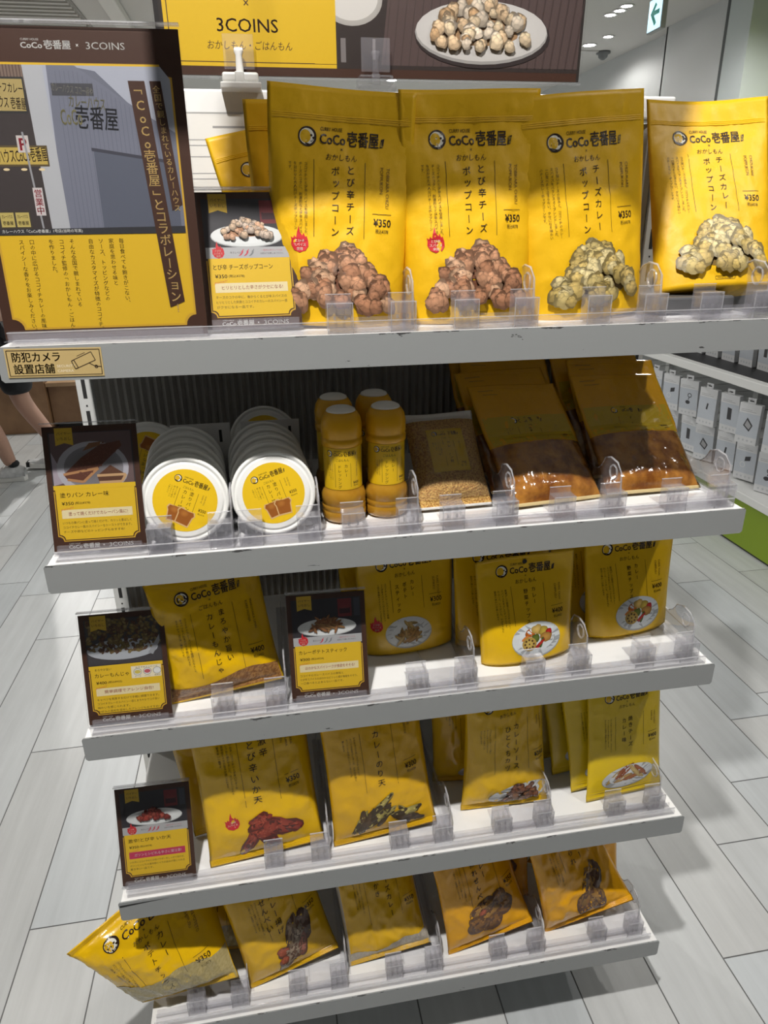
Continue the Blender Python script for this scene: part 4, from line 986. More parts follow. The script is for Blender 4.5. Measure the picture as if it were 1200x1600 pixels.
# curry packs
M_curry = mat('brown curry under film', (.17, .055, .010), .14, vary=(48, (.40, .17, .028)), bump=(42, .6, .008), coat=.8)
def curry_pack(seed):
    a = Art()
    a.rect(-.0685, .0685, .095, .146, (.50, .34, .012), 14, 8)
    logo(a, .0, .138, .052, INK); a.text('ごはんもん', 0, .1295, .0028, INK, w=.014)
    a.vtext('欧風チキンカレー'[:5], .002, .1255, .0042, INK, 1.15, .004); a.vline(.018, .098, .126, .0004, INK); a.vline(-.018, .098, .126, .0004, INK)
    for k, t in enumerate(('スパイスを効かせ', 'コク深く仕上げた', 'カレーです。具材', 'たっぷり。')): a.vtext(t, -.0235 - .0042 * k, .1255, .0028, INK, 1.05, res=1)
    a.text('CHICKEN', .045, .126, .0024, (.2, .11, .02), rot=-PI / 2, anchor='l'); a.text('¥400', .050, .105, .0046, INK, w=.012, bold=.012); a.text('税込¥432', .050, .0995, .0022, INK, w=.010)
    a.rect(-.060, -.035, .193, .1942, (.30, .18, .02), 4, 1); a.rect(-.055, -.030, .186, .187, (.30, .18, .02), 4, 1)
    o, F = make_pack('curry_pack', .148, .205, .030, a, M_bag, 'slab', seed, .0026, mats=[mat('amber header film', (.66, .33, .005), .18, bump=(34, .5, .006)), M_curry, mat('pale packet edge', (.70, .55, .28), .3)], zones=lambda v, u: (2 if v < .022 else 1) if v < .46 else 0)
    strip_on('top_seal', F, -.070, .070, .196, .2035, MATS['amber header film'], o, 3, 24, .0007)
    return o
GC = 'curry packs leaning on the second shelf'
c1 = curry_pack(31); place(c1, (.655, .062, 1.0535), lean(50, 10, 2), 'brown curry pack with yellow header, front of the row beside the crumb packet', 'curry pack', GC)
for k in range(1, 4): dup(c1, (.651 - .004 * k, .062 + .050 * k, 1.0535 + .0045 * k), lean(50 - 4 * k, 8 - 3 * k, (0, -2, 2, -1)[k]), '%s brown curry pack in the row beside the crumb packet' % ORD[k], GC)
c2 = curry_pack(37); place(c2, (.806, .072, 1.0545), lean(48, 3, 1), 'brown curry pack with shiny creased film, front of its row', 'curry pack', GC)
for k in range(1, 4): dup(c2, (.808 - .002 * k, .072 + .050 * k, 1.0545 + .0055 * k), lean(48 - 4 * k, 2 - 2 * k, (0, 2, -3, 1)[k]), '%s brown curry pack in the row at the right end' % ORD[k], GC)

# ------------------------------------------------------------------ third shelf
D1 = ['ココイチのカレースパイスを使用したもんじゃ。', 'キャベツを入れるだけで手軽に作れます。', 'まろやかでコク深い味わいです。']
M_food = mat('fried noodle pieces under film', (.42, .22, .06), .2, vary=(90, (.18, .06, .015)), bump=(80, .8, .006), coat=.6)
a = pack_art(.158, .186, ('まろやか旨い', 'カレーもんじゃ'), ('MAROYAKA UMAI', 'KARE MONJA'), '400', '432', D1, 'ごはんもん', top=.80, tsize=.0098, tx=.012, tgap=.017, lines=(-.19, .19), px=.335, made=False)
_b = Art(); _b.region(-.076, .076, lambda x: .003, lambda x: .026 + .004 * math.sin(x * 50) + .05 * x, (.40, .21, .07), (.16, .06, .02), 80, 16, random.Random(5)); a.items = _b.items + a.items
o, F = make_pack('monja_bag', .158, .186, .036, a, M_bag, 'pillow', 41, .0034, mats=[M_bag, M_food], zones=lambda v, u: 0, twist=.05)
strip_on('top_seal', F, -.077, .077, .177, .185, M_bag, o, 4, 30, .0008)
place(o, (.186, .056, .8075), lean(17, 9, -4), 'glossy yellow monja bag with a clear foot, right of the monja sign', 'snack bag')

def doy(name, seed, art, w=.152, h=.160):
    o, F = make_pack(name, w, h, .044, art, M_bag, 'stand', seed, .0010, mats=[mat('satin yellow pouch film', (.74, .45, .006), .28, bump=(60, .15, .004))])
    spot_on('hang_hole', F, 0, h * .945, .0034, M_post, o); strip_on('tear_notch_seal', F, -w * .48, w * .48, h * .975, h * .995, MATS['satin yellow pouch film'], o, 2, 24, .0005)
    return o
a = pack_art(.152, .160, ('カレー', 'ポテト', 'スティック'), ('KARE POTETO', 'SUTIKKU'), '300', '324', ['ココイチのカレースパイスの風味', 'ととび辛スパイスのほのかなピリッ', 'と感が食欲をそそるスティックです。'], top=.875, zt=.112, tsize=.0068, tx=.010, tgap=.0125, lines=(-.16, .17), px=.31, flame_at=(-.34, .30), made=False,
             pic=lambda a, k: fries(a, random.Random(2), -.002, .034, .80))
ps = doy('potato_stick_pouch', 51, a); GV = 'stand-up snack pouches on the middle shelf'
place(ps, (.458, .132, .8020), lean(4, 4, -1), 'yellow potato stick pouch with a plate of sticks, front one', 'snack pouch', GV)
dup(ps, (.440, .195, .8020), lean(5, 5, -2), 'yellow potato stick pouch hidden behind the front potato stick pouch', GV)
D3 = ['素揚げした野菜にココイチのカレー', 'スパイスをまぶしたチップスです。', 'れんこん、じゃがいも、かぼちゃなど', '野菜の味わいが楽しめます。']
def veg_art(): return pack_art(.152, .160, ('カレー', '野菜チップス'), ('KARE YASAI', 'CHIPPUSU'), '400', '432', D3, top=.875, zt=.112, tsize=.0068, tx=.010, tgap=.0125, lines=(-.16, .17), px=.31, made=False, pic=lambda a, k: veg(a, random.Random(3), .008, .034, .86))
vg = doy('vegetable_chip_pouch', 53, veg_art())
place(vg, (.630, .070, .8045), lean(6, 5, -2), 'yellow vegetable chip pouch with lotus plate, front of the middle lane', 'snack pouch', GV)
dup(vg, (.606, .124, .8020), lean(5, 3, 0), 'yellow vegetable chip pouch half hidden behind the front one of the middle lane', GV)
dup(vg, (.814, .112, .8045), lean(5, 6, -2), 'yellow vegetable chip pouch with lotus plate, front of the rightmost lane', GV)
dup(vg, (.778, .166, .8020), lean(5, 4, 0), 'yellow vegetable chip pouch hidden behind the front one of the rightmost lane', GV)

# ------------------------------------------------------------------ fourth shelf
def ika_pic(a, k):
    r = random.Random(7)
    for x, z, rx, rz, g in ((-.018, .046, .040, .0085, 1.0), (.000, .040, .030, .010, -.9), (.026, .054, .036, .0125, -.45), (-.006, .070, .020, .011, .3), (.005, .052, .020, .012, .5)):
        a.disc(x, z - .002, rx, rz * 1.2, (.10, .02, .012), n=18, rot=g, wob=.14, rnd=r); a.disc(x, z, rx, rz, (.36, .055, .028), (.20, .025, .014), n=22, rot=g, wob=.16, rnd=r)
        for _ in range(16): t = r.uniform(-.8, .8); a.disc(x + t * rx * math.cos(g) + r.uniform(-.5, .5) * rz, z + t * rx * math.sin(g) + r.uniform(-.4, .4) * rz, .0034, .0024, (.44, .09, .045), (.26, .035, .02), n=8, rings=1, rot=r.uniform(0, 3))
def nori_pic(a, k):
    r = random.Random(9)
    for i in range(16):
        x = r.uniform(-.045, .05); z = .026 + (1 - abs(x) / .062) * r.uniform(.004, .045); g = r.gauss(.45 if x < 0 else -.3, .5); dk = r.random() < .45
        c = (.10, .055, .02) if dk else (.46, .38, .10); a.disc(x, z - .0015, .023, .0066, (.05, .03, .01), n=12, rings=1, rot=g, wob=.1, rnd=r); a.disc(x, z, .022, .0060, c, tuple(v * .55 for v in c), n=16, rot=g, wob=.14, rnd=r)
        for _ in range(0 if dk else 9): t = r.uniform(-.8, .8) * .02; a.disc(x + t * math.cos(g), z + t * math.sin(g) + r.uniform(-.003, .003), .0026, .0018, (.60, .52, .20), (.40, .31, .08), n=7, rings=1)
def tall_bag(name, w, h, seed, art, film=None, dep=.036, amp=.0020, mats=None, zones=None, tw=.03):
    film = film or M_bag
    o, F = make_pack(name, w, h, dep, art, film, 'pillow', seed, amp * 1.5, mats=mats, zones=zones, twist=tw)
    m = (mats or [film])[0]
    strip_on('top_seal', F, -w * .49, w * .49, h * .955, h * .995, m, o, 4, 30, .0008); strip_on('bottom_seal', F, -w * .49, w * .49, h * .006, h * .045, m, o, 4, 30, .0008)
    return o
G4 = 'tall yellow bags on the fourth shelf'
a = pack_art(.178, .262, ('激辛', 'とび辛いか天'), ('GEKIKARA', 'TOBIKARA', 'IKATEN'), '350', '378', ['いか天にココイチのとび辛パウダーを', 'しっかり効かせました。ガツンとシビれる', '激辛感とイカの旨みが感じられます。', '驚き辛い一品です。'], top=.90, zt=.205, tsize=.0135, tx=.013, tgap=.0165, lines=(-.13, .18), px=.315, flame_at=(-.27, .29), made=False, pic=ika_pic)
ik = tall_bag('squid_tempura_bag', .178, .262, 61, a, tw=.02); place(ik, (.219, .044, .5055), lean(12, 7, -2), 'tall yellow bag with red squid tempura and a red flame, in front', 'snack bag', G4)
dup(ik, (.190, .112, .5110), lean(8, 8, -6), 'tall yellow bag peeking out behind the red squid tempura bag', G4)
a = pack_art(.170, .250, ('カレーのり天',), ('KARE', 'NORITEN'), '300', '324', ['サクサクのり天にココイチのカレー', 'スパイスをまぶしました。のりの風味と', 'スパイシーな味わいのハーモニーが', '楽しめます。'], top=.95, zt=.193, tsize=.0125, tx=.000, lines=(-.155, .165), px=.325, made=False, pic=nori_pic)
no = tall_bag('seaweed_tempura_bag', .170, .250, 67, a, M_bag, .034, .0018, mats=[mat('amber yellow bag film', (.75, .42, .006), .24, bump=(55, .2, .004))]); place(no, (.406, .047, .5065), lean(11, 7, -3), 'tall amber yellow bag with green seaweed tempura sticks', 'snack bag', G4)
def katsu_pic(a, k): plate(a, .022, .030, .054, .021, .10); pile(a, random.Random(4), .026, .018, .070, .030, [(.34, .12, .05), (.42, .17, .06), (.26, .09, .04)], (.12, .04, .02), 30, .0065, .18)
a = pack_art(.150, .235, ('カレーソース', 'ひとくちカツ'), ('KARE SOSU', 'KATSU'), '350', '378', ['ココイチのカレーソース味の', 'ひとくちサイズのカツです。', 'スパイシーな味わいが', 'クセになります。'], top=.845, zt=.163, tsize=.0108, tx=.015, tgap=.0165, lines=(-.17, .25), px=.40, made=False, pic=katsu_pic)
kt = tall_bag('cutlet_snack_bag', .150, .235, 71, a, M_bag, .040, .0022); place(kt, (.613, .074, .5022), lean(8, 2, 0), 'yellow cutlet snack bag with brown bites on a plate, left of the cheese packs', 'snack bag', G4)
dup(kt, (.582, .140, .5022), lean(7, -5, -3), 'yellow cutlet snack bag standing behind the front cutlet bag', G4)
def cheese_pic(a, k):
    plate(a, .004, .040, .050, .021, .12, (.66, .68, .70))
    for x, z, g, c in ((-.024, .040, .75, (.56, .38, .12)), (-.012, .046, .8, (.34, .10, .04)), (.000, .050, .75, (.34, .10, .04)), (-.006, .036, .35, (.52, .32, .12)), (.020, .044, -.75, (.58, .42, .16)), (.028, .046, -.75, (.36, .12, .05)), (.012, .036, .2, (.40, .16, .07)), (.016, .047, -.9, (.60, .44, .18))):
        a.disc(x, z, .019, .0042, c, tuple(v * .6 for v in c), n=14, rings=2, rot=g)
a = pack_art(.142, .240, ('焼きチーズ', 'カレー味'), ('YAKI CHIZU', 'KARE AJI'), '400', '432', ['チーズをこんがり焼き上げ、ココイチの', 'カレースパイスで味付けしました。', 'サクサクの食感と濃厚な味わいです。'], top=.785, zt=.151, tsize=.0088, tx=.007, tgap=.0135, lines=(-.16, .23), px=.37, made=False, pic=cheese_pic)
ch, F = make_pack('cheese_snack_pack', .142, .240, .018, a, M_bag, 'pillow', 75, .0012, mats=[mat('lemon yellow pack film', (.72, .50, .004), .30, bump=(60, .15, .004)), M_silver], zones=lambda v, u: 1 if abs(u) > .975 else 0)
spot_on('hang_hole', F, .012, .232, .0042, M_post, ch); strip_on('bottom_seal', F, -.069, .069, .003, .016, MATS['lemon yellow pack film'], ch, 3, 24, .0008)
place(ch, (.822, .060, .5035), lean(10, 4, -1), 'flat lemon yellow cheese pack with silver edges, front of its lane', 'snack pack', G4)
for k, (x, y, ro, ya, lab) in enumerate(((.806, .082, -8, 0, 'second'), (.790, .125, -9, -2, 'third'), (.784, .165, -9, -3, 'rearmost'))):
    dup(ch, (x, y, .5022 + .010), lean(9, ya, ro), 'flat lemon yellow cheese pack fanned out to the left, %s in the lane' % lab, G4)

# ------------------------------------------------------------------ lowest shelf
G5 = 'snack bags on the lowest shelf'
D5 = ['ココイチのカレースパイスを使用した', 'スパイシーな味わいが楽しめる', '一品です。お茶請けにもどうぞ。']
def chips_pic(a, k): pass
a = pack_art(.185, .195, ('カレー', 'ポテトチップス'), ('KARE POTETO', 'CHIPPUSU'), '350', '378', D5, top=.845, zt=.135, tsize=.0108, tx=.014, tgap=.018, lines=(-.20, .17), px=.33, made=False)
M_smk = M_smoke
_r = random.Random(3); a.items.insert(0, ([], [], (1, 1, 1))); a.items.pop(0)
_b = Art(); _b.region(-.0915, .0915, lambda x: .001, lambda x: .066 - .12 * x + .005 * math.sin(x * 60), (.40, .33, .16), (.30, .24, .10), 80, 24, _r); a.items = _b.items + a.items
cp = tall_bag('potato_chip_bag', .185, .195, 81, a, M_bag, .075, .0035, tw=.10)
place(cp, (.068, .040, .2300), lean(15, -6, -22), 'yellow potato chip bag hanging over the left end of the shelf', 'snack bag', G5)
dup(cp, (.098, .118, .2110), lean(15, 6, 2), 'yellow potato chip bag lying between two other chip bags', G5)
dup(cp, (.092, .215, .2110), lean(6, 14, -4), 'yellow potato chip bag at the back, behind both other chip bags', G5)
def cracker(a, r, lst):
    for x, z, rx, rz, g, c in lst:
        a.disc(x, z - .002, rx * 1.04, rz * 1.12, (.10, .05, .03), n=18, rot=g, wob=.08, rnd=r); a.disc(x, z, rx, rz, c, tuple(v * .45 for v in c), n=22, rot=g, wob=.10, rnd=r, hi=(-.2, .3))
        for _ in range(8): t = r.uniform(0, 6.28); q = r.uniform(0, .75); a.disc(x + q * rx * math.cos(t), z + q * rz * math.sin(t), .0030, .0022, tuple(min(1, v * 1.3) for v in c), tuple(v * .8 for v in c), n=7, rings=1)
BG = (.30, .20, .12); BG2 = (.36, .27, .19); RD = (.42, .10, .05)
a = pack_art(.160, .225, ('カレー揚げ', 'せんべい'), ('KARE', 'SENBEI'), '350', '378', D5, top=.93, zt=.165, tsize=.0125, tx=-.004, tgap=.017, lines=(-.15, .20), px=.36, made=False,
             pic=lambda a, k: cracker(a, random.Random(5), ((.034, .082, .016, .024, -.2, (.14, .08, .06)), (.012, .078, .012, .030, -.35, BG), (.020, .060, .010, .026, -.25, BG2), (-.012, .052, .011, .010, .4, RD), (.006, .045, .020, .009, .8, BG2), (-.008, .030, .022, .008, .7, BG2), (.024, .048, .008, .020, -.3, (.34, .12, .08)), (-.014, .034, .010, .007, .6, RD))))
s1 = tall_bag('rice_cracker_bag', .160, .225, 85, a, M_bag, .040, .0022, mats=[mat('golden bag film', (.74, .43, .008), .24, bump=(55, .2, .004))], tw=.05); place(s1, (.244, .058, .2130), lean(19, 14, -8), 'golden rice cracker bag with a printed heap of pale crackers', 'snack bag', G5)
a = pack_art(.150, .205, ('チーズカレー', 'おかき'), ('CHIZU KARE', 'OKAKI'), '350', '378', D5, top=.90, zt=.158, tsize=.0108, tx=.017, tgap=.021, lines=(-.17, .24), px=.36, made=False)
_b = Art(); _b.region(-.0745, .0745, lambda x: .002, lambda x: .022 + .16 * max(0, x) + .004 * math.sin(x * 80), (.46, .42, .36), (.36, .32, .26), 80, 20, random.Random(6)); a.items = _b.items + a.items
s2 = tall_bag('cheese_cracker_bag', .150, .205, 87, a, M_bag, .030, .0030, mats=[mat('golden bag film'), mat('clear grey film', (.50, .46, .40), .15, bump=(60, .3, .004))], zones=lambda v, u: 1 if abs(u) > .96 else 0); place(s2, (.412, .056, .2085), lean(22, 5, -5), 'yellow cheese cracker bag with a clear grey foot', 'snack bag', G5)
DB = (.26, .12, .035); DB2 = (.34, .18, .05)
a = pack_art(.165, .215, ('カレー', '揚れせんべい'), ('KARE', 'SENBEI'), '350', '378', D5, top=.95, zt=.170, tsize=.0120, tx=.010, tgap=.017, lines=(-.16, .22), px=.36, made=False,
             pic=lambda a, k: cracker(a, random.Random(6), ((-.006, .074, .030, .016, .1, DB2), (.030, .082, .014, .012, .2, DB), (.032, .064, .022, .017, .2, DB), (.000, .058, .030, .016, .2, DB2), (-.026, .052, .020, .015, -.2, DB), (.006, .044, .022, .013, .1, DB), (-.010, .070, .008, .006, 0, RD))))
s3 = tall_bag('soy_cracker_bag', .165, .215, 89, a, M_orange, .040, .0026, tw=.05); place(s3, (.597, .050, .2130), lean(20, 9, -8), 'amber rice cracker bag with dark brown crackers, right of cheese cracker bag', 'snack bag', G5)
dup(s3, (.615, .145, .2110), lean(12, -6, 5), 'amber rice cracker bag tucked behind the front amber bag', G5)
a = pack_art(.172, .215, ('カレー', 'あられ'), ('KARE', 'ARARE'), '350', '378', D5, top=.88, zt=.165, tsize=.0120, tx=.014, tgap=.017, lines=(-.16, .22), px=.36, made=False,
             pic=lambda a, k: cracker(a, random.Random(8), ((.016, .070, .018, .040, -.55, DB2), (-.006, .040, .014, .024, -.3, DB), (.020, .038, .016, .022, .2, DB2), (.034, .078, .010, .020, -.5, (.12, .06, .03)))))
s4 = tall_bag('fried_cracker_bag', .172, .215, 93, a, M_orange, .050, .0042, tw=.09); place(s4, (.786, .052, .2230), lean(24, 4, -14), 'crumpled amber cracker bag, front one at the right end of its shelf', 'snack bag', G5)
dup(s4, (.795, .150, .2180), lean(14, -8, 9), 'crumpled amber cracker bag lying behind the other crumpled amber bag', G5)
# ------------------------------------------------------------------ gadget rack across the aisle (right)
X0 = 2.38
M_rackw = mat('rack white', (.74, .75, .74), .45)
t = empty('gadget_rack', (X0, 2.4, 0), label='long white gadget rack with a lime green kick panel across the aisle', cat='shelf unit')
MB().box(0, .03, -1.6, 2.2, .012, .225, b=.002).build('kick_panel', mat('lime green panel', (.20, .30, .006), .45), t)
MB().box(.01, .62, -1.6, 2.2, 0, .012).build('plinth', M_dark, t)
MB().box(-.012, .62, -1.6, 2.2, .225, .262, b=.003).build('deck', M_rackw, t)
MB().box(.58, .62, -1.6, 2.2, .26, 1.45).build('back_board', mat('rack back board', (.42, .43, .43), .7), t)
for z in (.72, 1.14): MB().box(.03, .57, -1.58, 2.18, z + .040, z + .0415).build('dark_shelf_top', M_dark, t); MB().box(-.012, .58, -1.6, 2.2, z, z + .040, b=.003).build('shelf_board', M_rackw, t)  # thin dark sheet makes each board top dark
for k in range(5): MB().box(.55, .58, -1.6 + .9 * k, -1.56 + .9 * k, .26, 1.45).build('upright', M_rackw, t)
M_gbox = mat('white carton', (.74, .75, .77), .5); M_grey = mat('grey carton print', (.42, .44, .47), .5)
r = random.Random(21); INK2 = (.05, .05, .055)
def gadget_card(kind, w=.105, h=.185):
    """carton that faces -x; hang tab, product silhouette, strip along the foot"""
    a = Art(); a.rect(-w / 2, w / 2, 0, h, (.72, .73, .75)); a.rect(-w / 2, w / 2, h * .18, h * .76, (.56, .60, .66)); a.rect(-w * .4, w * .3, h * .80, h * .815, (.45, .46, .48)); a.rect(-w * .4, w * .1, h * .84, h * .852, (.45, .46, .48))
    for k in range(4): a.disc(-w * .3 + w * .2 * k, h * .09, w * .05, w * .05, (.55, .57, .6), n=10, rings=1)
    if kind == 0: a.poly([(-.004, h * .50), (.024, h * .54), (.026, h * .66), (-.002, h * .62)], INK2); a.ring(-.012, h * .40, .011, .0135, (.8, .8, .8), 18)
    elif kind == 1: a.poly([(-.006, h * .45), (.004, h * .43), (.008, h * .60), (-.001, h * .61)], INK2)
    elif kind == 2: a.disc(-.003, h * .38, .013, .010, INK2, n=14); a.ring(.006, h * .58, .008, .012, INK2, 16); a.seg((0, h * .45), (.004, h * .53), .004, INK2)
    elif kind == 3: a.poly([(-.022, h * .45), (.010, h * .32), (.024, h * .48), (-.006, h * .66)], INK2); a.poly([(-.015, h * .46), (.008, h * .37), (.017, h * .47), (-.006, h * .60)], (.4, .4, .42))
    else: a.poly([(-.012, h * .34), (.012, h * .34), (.014, h * .64), (-.010, h * .66)], INK2)
    mb = MB().box(0, .022, -w / 2, w / 2, 0, h, 0, (.72, .73, .75), b=.001)
    a.add_to(mb, lambda x, z: (Vector((0, -x, z)), Vector((-1, 0, 0))), 1, .0004, .00008)
    return mb
protos = {}
def gadget(kind, loc, rot, lab, group, hang):
    k = (kind, hang)
    if k not in protos:
        o = gadget_card(kind).build('gadget_box', [M_gbox, M_card]); protos[k] = o
        if hang:
            MB().box(.002, .004, -.020, .020, .185, .211, b=.0005).build('hang_tab', M_gbox, o)
            MB().box(.0015, .0045, -.010, .010, .195, .200).build('tab_slot', M_post, o)
        o.location = loc; o.rotation_euler = rot; tag(o, lab, 'gadget box', group)
    else: dup(protos[k], loc, rot, lab, group)
KN = ['a black watch and white ring', 'a small black pin', 'a black looped clip', 'a black tablet', 'a black phone case']
HR = [(1.34, 2.36, 4), (1.50, 2.36, 2), (1.645, 2.36, 1), (1.79, 2.36, 0), (1.96, 2.36, 3), (2.12, 2.37, 4), (2.28, 2.36, 1), (2.44, 2.37, 2), (2.60, 2.36, 0), (2.78, 2.37, 3), (2.95, 2.36, 1), (3.15, 2.36, 4)]
def nth(k): return ('nearest', 'second', 'third', 'fourth', 'fifth', 'sixth', 'seventh', 'eighth', 'ninth', 'tenth', 'eleventh', 'twelfth')[k]
for row, (zb, dx, gr) in enumerate(((.475, 0.0, 'upper'), (.272, .06, 'lower'))):
    for k, (y, x, kd) in enumerate(HR):
        kk = (kd + row * 2) % 5
        gadget(kk, (x + .05 + dx + r.uniform(-.01, .01), y + row * .05, zb + r.uniform(-.008, .008)), (0, R(r.uniform(-7, -1)), R(r.uniform(8, 24))), 'white hanging box with %s, %s in the %s row' % (KN[kk], nth(k), gr), 'gadget boxes hanging on the rack', True)
        h = MB().tube([(X0 + .56, y + row * .05, zb + .1975), (x + .02 + dx, y + row * .05, zb + .1975), (x + .015 + dx, y + row * .05, zb + .207)], .002, 6).build('display_hook', mat('steel hook', (.45, .45, .46), .35, metal=.8))
        tag(h, 'thin steel hook holding the %s box of the %s hanging row' % (nth(k), gr), 'hook', 'steel display hooks')
for zi, (z, nm) in enumerate(((.7620, 'middle board'), (1.1820, 'top board'))):
    for k in range(12):
        y = 1.18 + .135 * k + (.03 if zi else 0)
        gadget((k * 2 + zi) % 5, (2.56 if not zi else 2.50, y, z), (0, R(-4), R(r.uniform(-4, 4))), 'white standing box, %s along the %s of the gadget rack' % (nth(k), nm), 'gadget boxes standing on the rack', False)

# ------------------------------------------------------------------ wooden fixture at the far left
t = empty('wooden_counter', (-1.62, 5.0, 0), label='brown wooden counter behind the walking person', cat='counter')
M_wood = mat('brown wood board', (.30, .17, .085), .5, vary=(6, (.22, .12, .06))); M_wood2 = mat('light wood board', (.46, .30, .17), .5, vary=(5, (.38, .24, .13)))
MB().box(-.7, .28, -.35, .3, .0, .95, b=.004).build('cabinet', M_wood, t); MB().box(-.74, .32, -.39, .34, .95, .99, b=.004).build('counter_top', M_wood2, t)
MB().box(.285, .62, -.30, 1.6, .06, .34, b=.004).build('low_plinth', M_wood, t); MB().box(.285, .66, -.34, 1.62, .34, .37, b=.003).build('plinth_top', M_wood2, t); MB().box(.30, .58, -.25, 1.55, 0, .06).build('kick_board', M_dark, t)

# ------------------------------------------------------------------ the walking person
def skin(name, chain, m, parent=None, sub=2):
    """chain: list of (points, radii) sharing the first vertex of the first chain when they start with an index"""
    bm = bmesh.new(); lay = bm.verts.layers.skin.verify(); vs = []
    for pts in chain:
        prev = None
        for p in pts:
            if isinstance(p, int): prev = vs[p]; continue
            v = bm.verts.new(p[:3]); rr = p[3]; rx, ry = (rr, rr) if not isinstance(rr, tuple) else rr
            v[lay].radius = (rx, ry); vs.append(v)
            if prev: bm.edges.new((prev, v))
            prev = v
    vs[0][lay].use_root = True
    me = bpy.data.meshes.new(name); bm.to_mesh(me); bm.free(); me.materials.append(m)
    o = bpy.data.objects.new(name, me); COL.objects.link(o)
    o.modifiers.new('skin', 'SKIN').use_smooth_shade = True; s = o.modifiers.new('sub', 'SUBSURF'); s.levels = sub; s.render_levels = sub
    if parent: o.parent = parent
    return o
M_skin = mat('skin', (.44, .26, .19), .5); M_black = mat('black cloth', (.012, .013, .016), .8); M_shoe = mat('grey sports shoe', (.46, .47, .48), .6, vary=(30, (.62, .63, .64))); M_sole = mat('white shoe sole', (.74, .74, .72), .5)
# faces -x (walking to the left); pelvis at the origin of the chain
px, py = 0.0, 0.0
body = skin('person', [
    [(0, 0, .93, (.15, .12)), (-.01, 0, 1.10, (.14, .11)), (-.02, 0, 1.28, (.17, .12)), (-.02, 0, 1.42, (.15, .10)), (-.03, 0, 1.50, .058), (-.05, 0, 1.56, .065), (-.06, 0, 1.64, .095), (-.055, 0, 1.71, .085)],
    [0, (-.02, -.10, .86, .095), (-.13, -.11, .50, .062), (-.12, -.11, .42, .058), (-.06, -.11, .26, .050), (-.02, -.11, .09, .036)],
    [0, (.02, .10, .86, .095), (.03, .10, .50, .062), (.05, .10, .42, .058), (.14, .10, .26, .050), (.21, .10, .12, .036)],
    [3, (-.02, -.19, 1.40, .060), (.02, -.24, 1.18, .045), (-.02, -.26, 1.10, .040), (-.13, -.25, .92, .030), (-.16, -.25, .86, .032)],
    [3, (-.02, .19, 1.40, .060), (-.06, .24, 1.18, .045), (-.12, .25, 1.10, .040), (-.27, .24, 1.02, .030), (-.31, .24, .99, .032)]], M_skin)
body.location = (-1.265, 3.66, 0)
tag(body, 'person in black shorts and grey sports shoes walking past behind the poster', 'person')
for (hx, hy, hz) in ((-.16, -.25, .86), (-.31, .24, .99)):
    ch = []
    for k, (dx, ln) in enumerate(((-.022, .060), (-.008, .072), (.007, .068), (.020, .055))): ch.append([(hx + dx * .6, hy, hz - .02, .011), (hx + dx - .01, hy, hz - .02 - ln * .5, .0095), (hx + dx, hy + .004, hz - .02 - ln, .008)])
    ch.append([(hx - .02, hy - .005, hz - .0, .012), (hx - .042, hy - .012, hz - .025, .010), (hx - .046, hy - .014, hz - .05, .008)])
    for c in ch: skin('finger', [c], M_skin, body, 1)
hd = MB().lathe([(.0, .015), (.006, .010), (.009, .0), (.006, -.006), (0, -.008)], 10)
nose = MB().prism([(-.155, 1.632), (-.178, 1.622), (-.158, 1.655)], 'y', -.010, .010); nose.build('nose', M_skin, body)
for s in (-1, 1):
    MB().lathe([(0, -.006), (.008, -.004), (.010, 0), (.008, .004), (0, .006)], 12, M=Matrix.Translation((-.146, s * .033, 1.66)) @ Matrix.Rotation(PI / 2, 4, 'Y')).build('eye', mat('eye', (.05, .04, .035), .2), body)
    MB().lathe([(0, -.007), (.016, -.006), (.024, 0), (.016, .007), (0, .008)], 14, M=Matrix.Translation((-.05, s * .096, 1.645)) @ Matrix.Rotation(PI / 2, 4, 'X')).build('ear', M_skin, body)
MB().box(-.152, -.146, -.022, .022, 1.592, 1.598, b=.002).build('mouth', mat('lips', (.32, .11, .09), .5), body)
skin('hair', [[(-.035, 0, 1.74, (.085, .095)), (.0, 0, 1.70, (.085, .10)), (.02, 0, 1.63, (.07, .085))]], mat('dark hair', (.02, .016, .014), .6), body)
skin('shirt', [[(0, 0, .94, (.165, .135)), (-.01, 0, 1.10, (.158, .128)), (-.02, 0, 1.28, (.185, .138)), (-.02, 0, 1.42, (.165, .115))], [3, (-.02, -.19, 1.40, .076), (.015, -.23, 1.22, .066)], [3, (-.02, .19, 1.40, .076), (-.05, .23, 1.22, .066)]], M_black, body)
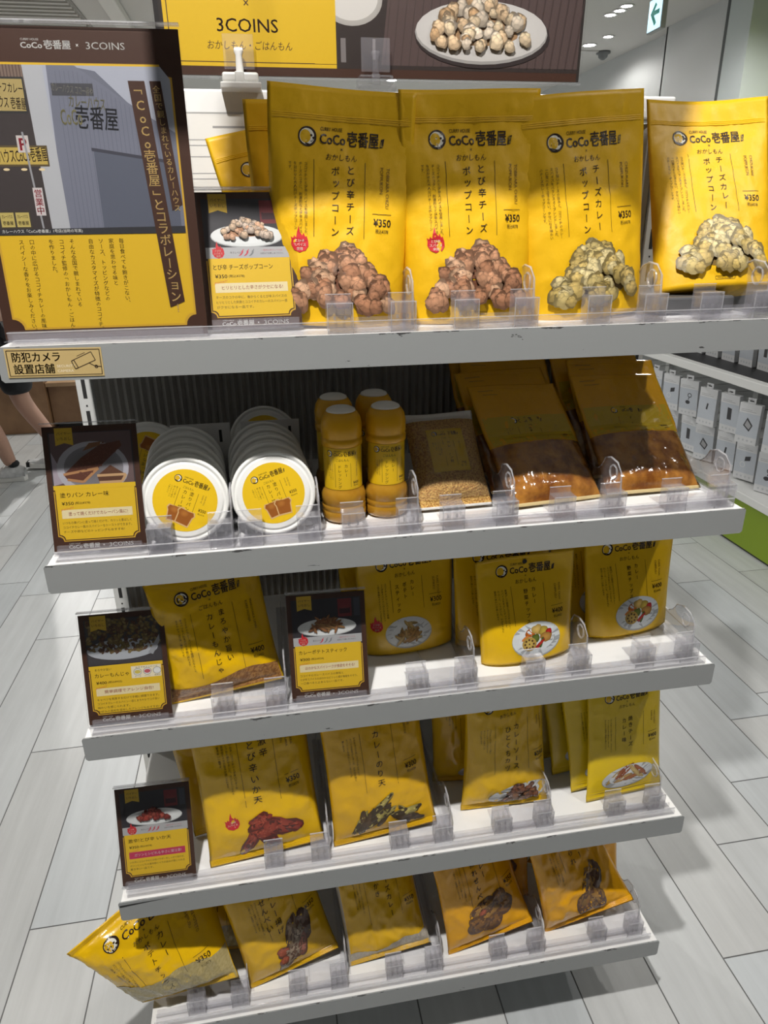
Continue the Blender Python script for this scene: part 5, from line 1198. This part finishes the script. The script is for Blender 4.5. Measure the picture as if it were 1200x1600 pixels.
skin('shorts', [[(0, 0, .93, (.162, .132))], [0, (-.02, -.10, .86, .118), (-.10, -.11, .58, .098), (-.115, -.11, .47, .100)], [0, (.02, .10, .86, .118), (.028, .10, .58, .098), (.04, .10, .47, .100)]], M_black, body)
MB().box(-.06, -.02, -.217, -.213, .535, .548, b=.001).build('shorts_tag', mat('white tag', (.75, .75, .75), .5), body)
def shoe(x, y, z, pitch, nm):
    e = MB(); M = Matrix.Translation((x, y, z)) @ Matrix.Rotation(R(pitch), 4, 'Y')
    sole = [(.075, -.034), (.085, 0), (.075, .034), (.0, .036), (-.10, .046), (-.165, .040), (-.195, .012), (-.195, -.014), (-.165, -.042), (-.10, -.044), (.0, -.034)]
    s = MB(); s.prism(sole, 'z', 0, .030)
    s.v = [tuple(M @ Vector(p)) for p in s.v]; so = s
    up = MB(); prof = []
    rows = [(.08, .028, .075), (.06, .034, .092), (.02, .036, .095), (-.03, .040, .085), (-.08, .043, .066), (-.13, .042, .052), (-.17, .034, .044), (-.19, .015, .036)]
    v = []; n = 12
    for X, hw, ht in rows:
        for k in range(n):
            a = PI * k / (n - 1); v.append(M @ Vector((X, hw * math.cos(a), .028 + (ht - .028) * math.sin(a) ** .8)))
    f = [(i * n + k, i * n + k + 1, (i + 1) * n + k + 1, (i + 1) * n + k) for i in range(len(rows) - 1) for k in range(n - 1)]
    f.append(tuple(range(n))); f.append(tuple((len(rows) - 1) * n + k for k in range(n))[::-1])
    up.add(v, f, 0, (1, 1, 1), True); o = up.build('shoe', M_shoe, body); so.build('sole', M_sole, o)
    t = MB(); t.box(-.200, -.165, -.030, .030, .001, .034, b=.004, M=M); t.build('toe_cap', M_black, o)
    l = MB()
    for k in range(4): l.box(-.035 - .02 * k, -.030 - .02 * k, -.026, .026, .080 - .008 * k, .086 - .008 * k, b=.001, M=M)
    l.build('laces', M_sole, o)
    skin('sock', [[(x + .025, y, z + .075, .040), (x + .02, y, z + .13, .040)]], M_black, o, 1)
shoe(-.03, -.11, .002, 0, 'front'); shoe(.195, .10, .006, 4, 'rear')

bpy.data.objects.remove(_to)
